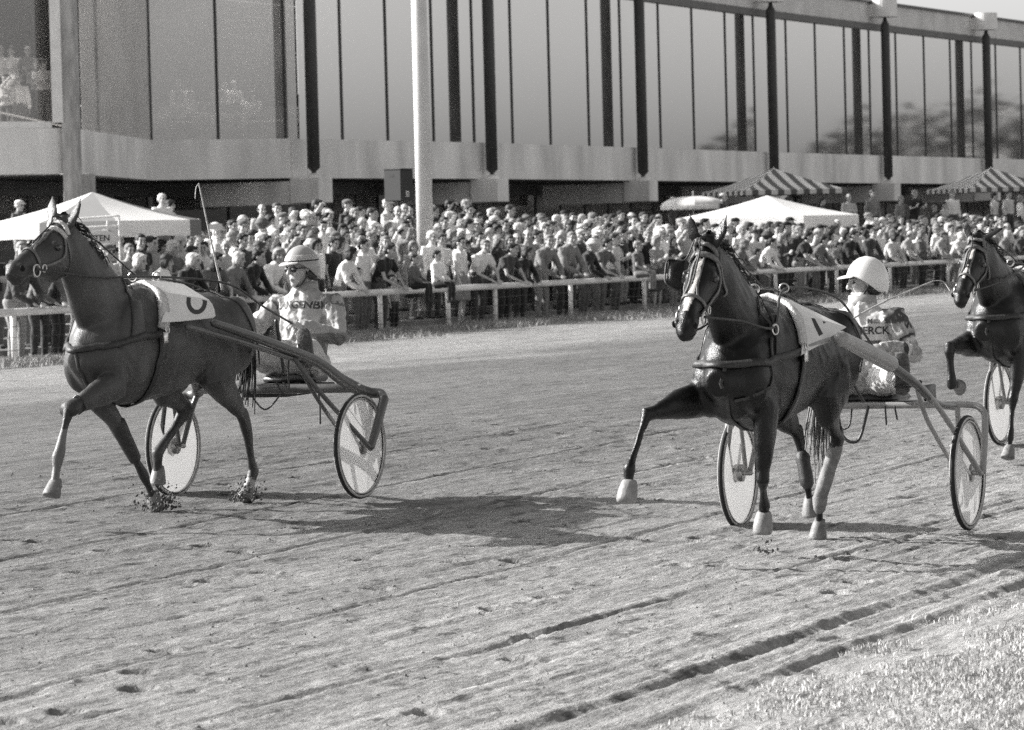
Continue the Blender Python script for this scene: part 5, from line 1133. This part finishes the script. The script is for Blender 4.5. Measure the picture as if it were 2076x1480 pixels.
for k in range(8):
    bm = bmesh.new(); rows = []
    for i in range(6):
        t = i / 5; r = 1.05 * math.sin(t * math.pi / 2); z = 1.50 + .30 * math.cos(t * math.pi / 2); rows.append([bm.verts.new((r * math.cos((k + q / 4) * math.pi / 4), r * math.sin((k + q / 4) * math.pi / 4), z - .05 * t * math.sin(q / 4 * math.pi))) for q in range(5)])
    for a, b in zip(rows, rows[1:]):
        for q in range(4): bm.faces.new((a[q], b[q], b[q + 1], a[q + 1]))
    bmesh.ops.remove_doubles(bm, verts=bm.verts, dist=1e-5); local(um, 'canopy_panel', bm, 'striped_light' if k % 2 else 'pale_soffit', True)
    bm = bmesh.new(); a0, a1 = k * math.pi / 4, (k + 1) * math.pi / 4; tp = [V((1.055 * math.cos(a0 + (a1 - a0) * q / 6), 1.055 * math.sin(a0 + (a1 - a0) * q / 6), 1.50)) for q in range(7)]
    vs = [bm.verts.new(p) for p in tp]; vb = [bm.verts.new(p + V((0, 0, -.10 - .05 * (q % 2)))) for q, p in enumerate(tp)]
    for q in range(6): bm.faces.new((vb[q], vb[q + 1], vs[q + 1], vs[q]))
    local(um, 'fringe', bm, 'white_canvas')
bm = bmesh.new(); cord(bm, [(0, 0, 0), (0, 0, 1.95)], .02); local(um, 'pole', bm, 'white_paint', True)

# ------------------------------------------------------------------ crowd
VX = .0125
def crowd_figure(pose, k=1.0):
    """returns parts as meshes: body, shirt, trousers, plus the head position and turn"""
    Y = V((0, 1, 0)); hip = [V((0, s * .09, .93)) for s in (1, -1)]; kn = [V((.02, s * .10, .5)) for s in (1, -1)]; an = [V((-.02, s * .11, .08)) for s in (1, -1)]
    pel, wst, chs, nk, hd = V((0, 0, .98)), V((0, 0, 1.12)), V((0, 0, 1.30)), V((-.01, 0, 1.46)), V((.02, 0, 1.625)); yaw = 0
    sh = [V((0, s * .185, 1.40)) for s in (1, -1)]; el = [V((-.02, s * .25, 1.13)) for s in (1, -1)]; wr = [V((.05, s * .25, .89)) for s in (1, -1)]; hdv = [V((.1, 0, -1)), V((.1, 0, -1))]; bk = [V((0, 1, 0)), V((0, -1, 0))]
    if pose == 'folded': el = [V((.04, s * .25, 1.14)) for s in (1, -1)]; wr = [V((.20, -.02, 1.16)), V((.22, .04, 1.20))]; hdv = [V((.1, -1, .1)), V((.1, 1, 0))]; bk = [V((1, 0, .2)), V((1, 0, .2))]
    if pose == 'shade': el[1] = V((.18, -.30, 1.42)); wr[1] = V((.20, -.10, 1.66)); hdv[1] = V((-.2, 1, .2)); bk[1] = V((.4, 0, 1)); yaw = .3
    if pose in ('lean', 'lean_left'):
        chs, nk, hd = V((.10, 0, 1.27)), V((.17, 0, 1.41)), V((.25, 0, 1.55)); sh = [V((.14, s * .185, 1.35)) for s in (1, -1)]; el = [V((.28, s * .27, 1.02)) for s in (1, -1)]; wr = [V((.47, s * .10, .885)) for s in (1, -1)]; hdv = [V((.7, -.5, -.45)), V((.7, .5, -.45))]; bk = [V((0, 0, 1))] * 2
        hip = [V((-.05, s * .09, .92)) for s in (1, -1)]; pel = V((-.04, 0, .97)); wst = V((.02, 0, 1.11)); yaw = .25 if pose == 'lean' else -.5
    if pose == 'paper': el = [V((.14, s * .24, 1.15)) for s in (1, -1)]; wr = [V((.34, s * .16, 1.22)) for s in (1, -1)]; hdv = [V((.6, 0, .6))] * 2; bk = [V((0, s, .2)) for s in (1, -1)]
    if pose == 'pocket': el = [V((-.06, .30, 1.16)), V((-.02, -.26, 1.13))]; wr = [V((.03, .18, .97)), V((.05, -.25, .89))]; yaw = -.4
    if pose == 'sit':
        d = -.42; pel, wst, chs, nk, hd = [V((p.x, p.y, p.z + 0)) for p in (pel, wst, chs, nk, hd)]; kn = [V((.38, s * .10, .93)) for s in (1, -1)]; an = [V((.36, s * .11, .55)) for s in (1, -1)]
        el = [V((.06, s * .26, 1.14)) for s in (1, -1)]; wr = [V((.26, s * .17, 1.02)) for s in (1, -1)]; hdv = [V((.8, -.3 * s, -.1)) for s in (1, -1)]; bk = [V((0, 0, 1))] * 2
    def torso(bm, o): tube(bm, [(pel, .155 + o, .105 + o), (wst, .145 + o, .10 + o), (chs, .175 + o, .115 + o), (chs.lerp(nk, .55), .16 + o, .10 + o), (nk, .07 + o, .06 + o)], Y, seg=14)
    def arm(bm, i, o, sl=1.0):
        pts = [(sh[i].lerp(chs, .35), .075 + o), (sh[i], .064 + o), (sh[i].lerp(el[i], .5), .05 + o), (el[i], .043 + o), (el[i].lerp(wr[i], .45), .039 + o), (wr[i], .027 + o)]
        tube(bm, pts[:int(len(pts) * sl)], V((0, .1, 1)) if abs((el[i] - sh[i]).normalized().z) < .5 else V((1, 0, 0)), seg=10)
    def leg(bm, i, o): tube(bm, [(hip[i], .095 + o), (hip[i].lerp(kn[i], .5), .08 + o), (kn[i], .06 + o), (kn[i].lerp(an[i], .35), .055 + o), (an[i], .04 + o)], Y, seg=10)
    bm = bmesh.new(); torso(bm, -.02); q = head_geo(bm, hd, yaw, .05, k=1.08)
    tube(bm, [(hd + V((-.02, 0, -.05)), .052), (nk, .056), (nk - V((0, 0, .06)), .06)], Y, seg=10)
    for i in (0, 1): arm(bm, i, -.008); leg(bm, i, -.016); hand(bm, wr[i], hdv[i], bk[i], .5, -1 if i == 0 else 1, 1.05)
    body = fuse('body', bm, .0115, 1, .42); paint(body, face_tone(q, .44, .04, 1.5), .44)
    body.materials.clear(); body.materials.append(MT['skin'])
    bm = bmesh.new(); torso(bm, .022); [arm(bm, i, .016) for i in (0, 1)]; shirt = fuse('shirt', bm, .017, 1, .5); cloth_wrinkle(shirt, .030, 9, hash(pose) % 7)
    bm = bmesh.new(); torso(bm, .018); [arm(bm, i, .02, .62) for i in (0, 1)]; shirt_s = fuse('shirt', bm, .017, 1, .5); cloth_wrinkle(shirt_s, .026, 10, 2)
    bm = bmesh.new(); tube(bm, [(pel - V((0, 0, .04)), .158, .115), (wst - V((0, 0, .03)), .155, .112)], Y); [leg(bm, i, .014) for i in (0, 1)]; tr_ = fuse('trousers', bm, .018, 1, .5); cloth_wrinkle(tr_, .022, 8, 5)
    bm = bmesh.new(); tube(bm, [(wst - V((0, 0, .02)), .155, .112), (pel - V((0, 0, .06)), .19, .145), (V((0, 0, .62)), .23, .18), (V((0, 0, .50)), .235, .185)], Y, seg=18, cap=False); skirt = fuse('skirt', bm, .018, 1, .5); cloth_wrinkle(skirt, .03, 9, 1)
    bm = bmesh.new()
    for i in (0, 1): a = an[i]; tube(bm, [(a + V((-.04, 0, -.03)), .045, .04), (a + V((.07, 0, -.035)), .045, .038), (a + V((.17, 0, -.048)), .036, .026)], Y, seg=8)
    shoe = bpy.data.meshes.new('shoes'); bm.to_mesh(shoe); bm.free(); shoe.materials.append(MT['cloth']); shoe.shade_smooth()
    for me in (shirt, shirt_s, tr_, skirt): me.materials.clear(); me.materials.append(MT['cloth']); me.shade_smooth()
    return dict(body=body, shirt=shirt, shirt_s=shirt_s, trousers=tr_, skirt=skirt, shoes=shoe, head=hd, yaw=yaw)
def hair_mesh(kind):
    bm = bmesh.new(); E = lambda c, r: ell(bm, c, r, None, 16)
    if kind == 'short': E((-.022, 0, .055), (.098, .083, .080)); E((-.055, 0, .01), (.062, .077, .075)); E((.045, 0, .098), (.045, .06, .022))
    if kind == 'balding': E((-.062, 0, .005), (.055, .078, .062)); E((-.03, .074, .02), (.05, .014, .035)); E((-.03, -.074, .02), (.05, .014, .035))
    if kind == 'wavy': E((-.02, 0, .06), (.112, .098, .088)); E((-.05, .0, -.02), (.075, .100, .095)); E((.0, .085, -.01), (.045, .028, .075)); E((.0, -.085, -.01), (.045, .028, .075)); E((.055, 0, .10), (.05, .07, .026))
    if kind == 'long': E((-.02, 0, .058), (.105, .09, .085)); E((-.05, 0, -.08), (.068, .095, .14)); E((-.005, .084, -.06), (.04, .022, .12)); E((-.005, -.084, -.06), (.04, .022, .12)); E((.055, 0, .10), (.04, .06, .022))
    if kind == 'cap': E((-.008, 0, .075), (.112, .094, .062)); E((-.055, 0, .01), (.055, .078, .06)); E((.115, 0, .052), (.062, .062, .009))
    if kind == 'hat': E((-.005, 0, .085), (.100, .088, .070)); tube(bm, [((-.004, 0, .048), .155, .135), ((-.004, 0, .058), .155, .135)], V((1, 0, 0)), seg=24)
    me = fuse('hair', bm, .011, 1, .6)
    n = len(me.vertices)
    for v in me.vertices:
        a = noise.noise(v.co * 38) * .007 + noise.noise(v.co * 90) * .004 if kind not in ('cap', 'hat') else 0; v.co += v.normal * a
    me.materials.clear(); me.materials.append(MT['cloth' if kind in ('cap', 'hat') else 'hair']); me.shade_smooth(); return me
POSES = {k: crowd_figure(k) for k in ('stand', 'folded', 'shade', 'lean', 'lean_left', 'paper', 'pocket', 'sit')}
HAIRS = {k: hair_mesh(k) for k in ('short', 'balding', 'wavy', 'long', 'cap', 'hat')}
SH = [('white', .80), ('white', .72), ('pale', .50), ('grey', .20), ('mid grey', .12), ('dark', .04), ('black', .015), ('light grey', .30), ('white', .78), ('dark', .03), ('black', .02), ('pale', .55), ('light grey', .36), ('white', .8)]
HC = [('dark', .012), ('dark', .02), ('brown', .04), ('brown', .06), ('grey', .16), ('fair', .24), ('white', .55), ('black', .008), ('dark', .025)]
rp = random.Random(21)
PEOPLE = []
def person(p, face, pose=None, k=None, shirt=None, hair=None, hcol=None, who=None, skirt=False, trous=None, shorts=False, rowname='', extra=None):
    who = who or rp.choice(('man', 'man', 'woman', 'man', 'woman')); pose = pose or rp.choice(('stand', 'stand', 'folded', 'shade', 'paper', 'pocket', 'stand'))
    k = (k * 1.09) if k else (rp.uniform(1.0, 1.11) if who == 'man' else rp.uniform(.94, 1.03))
    if isinstance(shirt, str): shirt = next(s for s in SH if s[0] == shirt)
    shirt = shirt or rp.choice(SH); hcol = next((h for h in HC if h[0] == hcol), None) or rp.choice(HC)
    hair = hair or (rp.choice(('short', 'short', 'short', 'balding', 'cap', 'short')) if who != 'woman' else rp.choice(('wavy', 'wavy', 'long', 'hat' if rp.random() < .2 else 'wavy')))
    PEOPLE.append(dict(p=V(p), face=face, pose=pose, k=k, shirt=shirt, hcol=hcol, hair=hair, who=who, skirt=skirt or (who == 'woman' and rp.random() < .4), trous=trous or rp.choice((.02, .03, .05, .08, .13, .22)), short=rp.random() < .35, row=rowname, wx=rp.uniform(.94, 1.10), extra=extra, px=proj(V(p) + V((0, 0, 1.5)))))
TRK = math.atan2(-NR.y, -NR.x)    # facing the track
def face_dir(): return TRK + rp.gauss(-.30, .32)     # most look towards the horses, to the left of the photo
# people in the order they can be recognised along the rail: px, pose, kind, size, shirt, hair, tone
RAIL = [(28, 'lean', 'man', 1, 'dark', 'short', 'grey'), (75, 'lean_left', 'man', 1.0, 'mid grey', 'short', 'dark'), (112, 'lean', 'man', .98, 'black', 'short', 'dark'), (215, 'stand', 'man', 1.0, 'pale', 'cap', 'grey'), (262, 'lean', 'woman', .94, 'mid grey', 'wavy', 'white'), (312, 'lean', 'woman', .93, 'white', 'wavy', 'brown'), (368, 'lean', 'woman', .93, 'black', 'wavy', 'white'),
        (418, 'lean', 'woman', .93, 'mid grey', 'long', 'dark'), (462, 'lean', 'woman', .93, 'grey', 'wavy', 'white'), (500, 'lean', 'man', .95, 'black', 'short', 'dark'), (545, 'lean_left', 'woman', .96, 'white', 'wavy', 'fair'), (690, 'lean', 'woman', .95, 'white', 'wavy', 'dark'), (722, 'folded', 'child', .70, 'mid grey', 'short', 'dark'), (735, 'stand', 'man', 1.0, 'white', 'short', 'dark'), (768, 'lean', 'man', .98, 'black', 'short', 'brown'),
        (795, 'stand', 'child', .58, 'light grey', 'short', 'fair'), (838, 'sit', 'child', .72, 'mid grey', 'short', 'brown'), (884, 'sit', 'child', .78, 'white', 'short', 'dark'), (932, 'pocket', 'woman', 1.0, 'white', 'short', 'dark'), (965, 'lean_left', 'man', 1.0, 'white', 'short', 'grey'), (1018, 'lean', 'man', .95, 'dark', 'short', 'dark'), (1050, 'lean', 'woman', .90, 'black', 'wavy', 'brown'),
        (1095, 'lean_left', 'man', 1.04, 'grey', 'short', 'grey'), (1140, 'lean_left', 'man', 1.07, 'grey', 'short', 'grey'), (1180, 'lean', 'woman', .96, 'black', 'hat', 'white'), (1212, 'lean', 'man', .98, 'mid grey', 'short', 'dark'), (1245, 'paper', 'man', 1.0, 'pale', 'short', 'brown'), (1292, 'sit', 'child', .86, 'mid grey', 'short', 'fair'), (1330, 'paper', 'woman', .95, 'light grey', 'wavy', 'fair'), (1362, 'lean', 'child', .7, 'grey', 'short', 'fair'),
        (1490, 'lean', 'woman', .90, 'mid grey', 'wavy', 'grey'), (1518, 'lean', 'child', .78, 'grey', 'short', 'dark'), (1548, 'lean', 'woman', .92, 'white', 'short', 'dark'), (1585, 'paper', 'woman', .94, 'dark', 'wavy', 'fair'), (1620, 'lean', 'man', 1.0, 'black', 'short', 'dark'), (1652, 'lean', 'woman', .93, 'mid grey', 'short', 'dark'), (1684, 'lean', 'child', .84, 'grey', 'short', 'brown'), (1715, 'lean', 'man', 1.0, 'black', 'short', 'dark'),
        (1755, 'lean_left', 'man', 1.02, 'dark', 'short', 'brown'), (1800, 'lean', 'woman', .95, 'pale', 'wavy', 'dark'), (1830, 'lean', 'man', .98, 'light grey', 'balding', 'grey'), (1868, 'folded', 'woman', .93, 'mid grey', 'wavy', 'grey'), (1898, 'lean', 'man', .95, 'light grey', 'cap', 'grey'), (1935, 'lean', 'woman', .93, 'pale', 'wavy', 'white'), (2030, 'lean', 'woman', .93, 'grey', 'wavy', 'white'), (2062, 'lean', 'woman', .93, 'dark', 'wavy', 'fair'), (2095, 'lean', 'man', 1.0, 'white', 'short', 'grey')]
for px, pose, who, k, shc, hr, hc in RAIL:
    v = {'sit': 31.02, 'lean': 31.66, 'lean_left': 31.66}.get(pose, 31.85); u = u_of(px, v); q = uv(u, v, 0); z0 = 0
    if pose == 'sit': q.z = .90 - .885 * k * 1.09
    person(q, TRK + (rp.uniform(-.35, .1) if pose != 'lean_left' else -.35), pose, k, shc, hr, hc, who, rowname='at the rail')
ROWN = {1: 'second row', 2: 'third row', 3: 'fourth row', 4: 'fifth row', 5: 'sixth row', 6: 'seventh row'}
def allowed(r, px):
    if px < -60 or px > 2140: return False
    if px < 60: return r in (1,) 
    if px < 195: return r == 1
    if px < 430: return r <= 2
    if px < 520: return r <= 4 and (r < 4 or px > 450)
    if px < 1345: return r <= 6
    if px < 1400: return r <= 4
    if px < 1760: return r <= 3
    return r <= 4
step = {1: .58, 2: .62, 3: .66, 4: .74, 5: .80, 6: .9}
for r in range(1, 7):
    u = 44 + rp.random()
    while u < 131:
        u += step[r] * rp.uniform(.75, 1.3) * (1.0 if u < 95 else 1.25); v = ROWV[r] + rp.uniform(-.2, .2)
        q = uv(u, v, row_z(r, u)); px = proj(q)[0]
        if not allowed(r, px) or abs(px - 862) < 17 and r <= 3: continue
        person(q, face_dir(), k=None, rowname=ROWN[r])
# a few seen apart: by the pole bases, on the terrace, behind the tents
for px, d, who, shc, hc, hr, pose in ((40, 92, 'man', 'mid grey', 'grey', 'cap', 'stand'), (330, 96, 'man', 'white', 'white', 'short', 'stand'), (346, 96.5, 'woman', 'pale', 'dark', 'wavy', 'stand'), (1365, 124, 'man', 'mid grey', 'brown', 'balding', 'stand'), (1467, 122, 'man', 'dark', 'brown', 'balding', 'stand'),
    (1668, 131, 'woman', 'dark', 'dark', 'short', 'stand'), (1722, 129, 'man', 'pale', 'grey', 'balding', 'folded'), (1770, 131, 'man', 'grey', 'brown', 'short', 'stand'), (1828, 137, 'woman', 'light grey', 'fair', 'short', 'stand'), (1856, 137, 'man', 'black', 'fair', 'short', 'paper'), (1895, 139, 'man', 'dark', 'grey', 'short', 'sit'), (1915, 139.5, 'man', 'pale', 'brown', 'short', 'sit'), (1932, 140, 'man', 'white', 'grey', 'short', 'stand'),
    (2018, 146, 'man', 'white', 'dark', 'short', 'stand'), (2046, 146, 'man', 'pale', 'brown', 'short', 'pocket'), (2070, 147, 'woman', 'white', 'fair', 'wavy', 'stand'), (1540, 131, 'man', 'dark', 'brown', 'short', 'stand'), (1600, 132, 'woman', 'mid grey', 'brown', 'wavy', 'stand')):
    person(at(px, d, 1.3 if pose != 'sit' else .95), face_dir(), pose, None, shc, hr, hc, who, rowname='on the terrace')
# people seated behind the glass of the left bays
for k in range(34):
    row = k % 3; px = rp.uniform(-10, 600)
    if k < 9: q = at(rp.uniform(-15, 105), 96.9 + row * 1.3, ZT - .30 + row * .42)
    else:
        a = isect(px if px > 230 else px + 300, glassM); n = normal(glassM[1], glassM[2]) if a.y > 107.3 else normal(glassM[0], glassM[1]); q = a - n * (1.1 + row * 1.25 if a.y > 107.3 else .5 + row * .2); q.z = ZT - .66 + row * .38
    q = V((q.x * BS, q.y * BS, CH + (q.z - CH) * BS))
    person(q, R_(-60) + rp.gauss(0, .3) - R_(30), rp.choice(('folded', 'paper', 'folded', 'shade')) if k < 9 else rp.choice(('sit', 'sit', 'paper', 'folded')), 1.08, rp.choice(('white', 'white', 'pale', 'grey')), rowname='behind the glass')
# the 300 that show largest become people of their own, the rest one mass
def dist(P): return P['p'].y
special = [P for P in PEOPLE if P['row'] in ('at the rail', 'on the terrace', 'behind the glass')]; rest = sorted([P for P in PEOPLE if P not in special], key=dist)
KEEP = 297 - len(special); single = special + rest[:KEEP]; mass = rest[KEEP:]
ORD = ['first', 'second', 'third', 'fourth', 'fifth', 'sixth', 'seventh', 'eighth', 'ninth', 'tenth', 'eleventh', 'twelfth', 'thirteenth', 'fourteenth', 'fifteenth', 'sixteenth', 'seventeenth', 'eighteenth', 'nineteenth', 'twentieth'] + ['%dth' % n for n in range(21, 90)]
LM = [(-999, 'the left edge'), (185, 'the bay horse head'), (430, 'the left tent'), (660, 'the striped helmet'), (865, 'the light pole'), (1130, 'tall man leaning at rail'), (1390, 'the black horse ears'), (1760, 'the white helmet')]
seen = {}
def zone(px): return max(i for i, (x, _) in enumerate(LM) if px >= x)
for P in sorted(single, key=lambda P: P['px'][0]):
    z = zone(P['px'][0]); key = (P['row'], z); n = seen.get(key, 0); seen[key] = n + 1; P['ord'] = n; P['zone'] = z
HN = {'short': '', 'balding': 'balding ', 'wavy': 'wavy-haired ', 'long': 'long-haired ', 'cap': 'capped ', 'hat': 'hatted '}
for P in single:
    D = POSES[P['pose']]; hc = '' if P['hair'] in ('cap', 'hat') else P['hcol'][0] + '-haired '
    tail = {'lean': 'leaning', 'lean_left': 'leaning', 'sit': 'seated', 'paper': 'arms raised', 'folded': 'arms folded'}.get(P['pose'], '')
    h2 = HN[P['hair']] if P['hair'] in ('cap', 'hat', 'balding') else hc
    lab = f"{h2}{P['who']} in {P['shirt'][0]} top, {P['row']}, {ORD[P['ord']]} past {LM[P['zone']][1]}"
    o = bpy.data.objects.new('person', None); COL.objects.link(o); o.location = P['p']; o.rotation_euler = (0, 0, P['face']); k = P['k']; o.scale = (k * P['wx'], k * P['wx'], k); o.empty_display_size = .1
    tag(o, lab, 'person', {'at the rail': 'spectators at the rail', 'on the terrace': 'people on the terrace', 'behind the glass': 'people behind the stand windows'}.get(P['row'], 'spectators in the rows behind the rail'))
    def ch(name, me, col=None, loc=None, rz=0):
        c = bpy.data.objects.new(name, me); COL.objects.link(c); c.parent = o
        if col is not None: c.color = g(col)
        if loc is not None: c.location = loc; c.rotation_euler = (0, .05, rz); c.scale = (1.10, 1.12, 1.10)
        return c
    ch('body', D['body']); ch('shirt', D['shirt_s'] if P['short'] else D['shirt'], P['shirt'][1] * rp.uniform(.85, 1.1))
    ch('skirt' if P['skirt'] and P['pose'] != 'sit' else 'trousers', D['skirt'] if P['skirt'] and P['pose'] != 'sit' else D['trousers'], P['trous']); ch('shoes', D['shoes'], .03)
    ch('hat' if P['hair'] in ('cap', 'hat') else 'hair', HAIRS[P['hair']], P['hcol'][1] if P['hair'] not in ('cap', 'hat') else rp.choice((.5, .1, .6)), D['head'], D['yaw'])
# merge the remainder into one object with a tone attribute
co_all, li_all, ps_all, tn_all, vo, lo = [], [], [], [], 0, 0
LOWC = {}
def low(me, ratio):
    if me.name in LOWC: return LOWC[me.name]
    ob = bpy.data.objects.new('tmp', me); COL.objects.link(ob); dm = ob.modifiers.new('d', 'DECIMATE'); dm.ratio = ratio
    dg = bpy.context.evaluated_depsgraph_get(); dg.update(); r = bpy.data.meshes.new_from_object(ob.evaluated_get(dg)); bpy.data.objects.remove(ob)
    n = len(r.vertices); co = np.empty(n * 3); r.vertices.foreach_get('co', co); nl = len(r.loops); li = np.empty(nl, np.int32); r.loops.foreach_get('vertex_index', li); st = np.empty(len(r.polygons), np.int32); r.polygons.foreach_get('loop_start', st)
    tn = np.full(n, -1.0)
    if 'tone' in r.color_attributes: c = np.empty(n * 4, np.float32); r.color_attributes['tone'].data.foreach_get('color', c); tn = c.reshape(-1, 4)[:, 0].astype(float)
    LOWC[me.name] = (np.c_[co.reshape(-1, 3), np.ones(n)], li, st, tn); return LOWC[me.name]
for P in mass:
    D = POSES[P['pose']]; mt = M.Translation(P['p']) @ M.Rotation(P['face'], 4, 'Z') @ M.Diagonal((P['k'] * P['wx'], P['k'] * P['wx'], P['k'], 1)); hm = mt @ M.Translation(D['head']) @ M.Rotation(D['yaw'], 4, 'Z') @ M.Scale(1.1, 4)
    for me, m_, col in ((D['body'], mt, None), (D['shirt'], mt, P['shirt'][1]), (D['trousers'], mt, P['trous']), (HAIRS[P['hair']], hm, P['hcol'][1])):
        co, li, st, tn = low(me, .28 if me is D['body'] else .35); co_all.append((co @ np.array(m_).T)[:, :3]); li_all.append(li + vo); ps_all.append(st + lo); tn_all.append(tn if col is None else np.full(len(co), col)); vo += len(co); lo += len(li)
if mass:
    me = bpy.data.meshes.new('crowd'); co = np.concatenate(co_all); li = np.concatenate(li_all).astype(np.int32); ps = np.concatenate(ps_all).astype(np.int32); tn = np.concatenate(tn_all)
    me.vertices.add(len(co)); me.vertices.foreach_set('co', co.astype(np.float32).ravel()); me.loops.add(len(li)); me.loops.foreach_set('vertex_index', li); me.polygons.add(len(ps)); me.polygons.foreach_set('loop_start', ps); me.update(calc_edges=True)
    a = me.color_attributes.new('tone', 'FLOAT_COLOR', 'POINT'); a.data.foreach_set('color', np.stack([tn, tn * .990, tn * .980, np.ones(len(tn))], 1).astype(np.float32).ravel())
    tag(stuff(mesh_obj('crowd', me, 'crowd_mix', smooth=True)), 'farther spectators standing packed on the upper steps of the terrace', 'crowd')
print('PEOPLE', len(PEOPLE), len(single), len(mass))
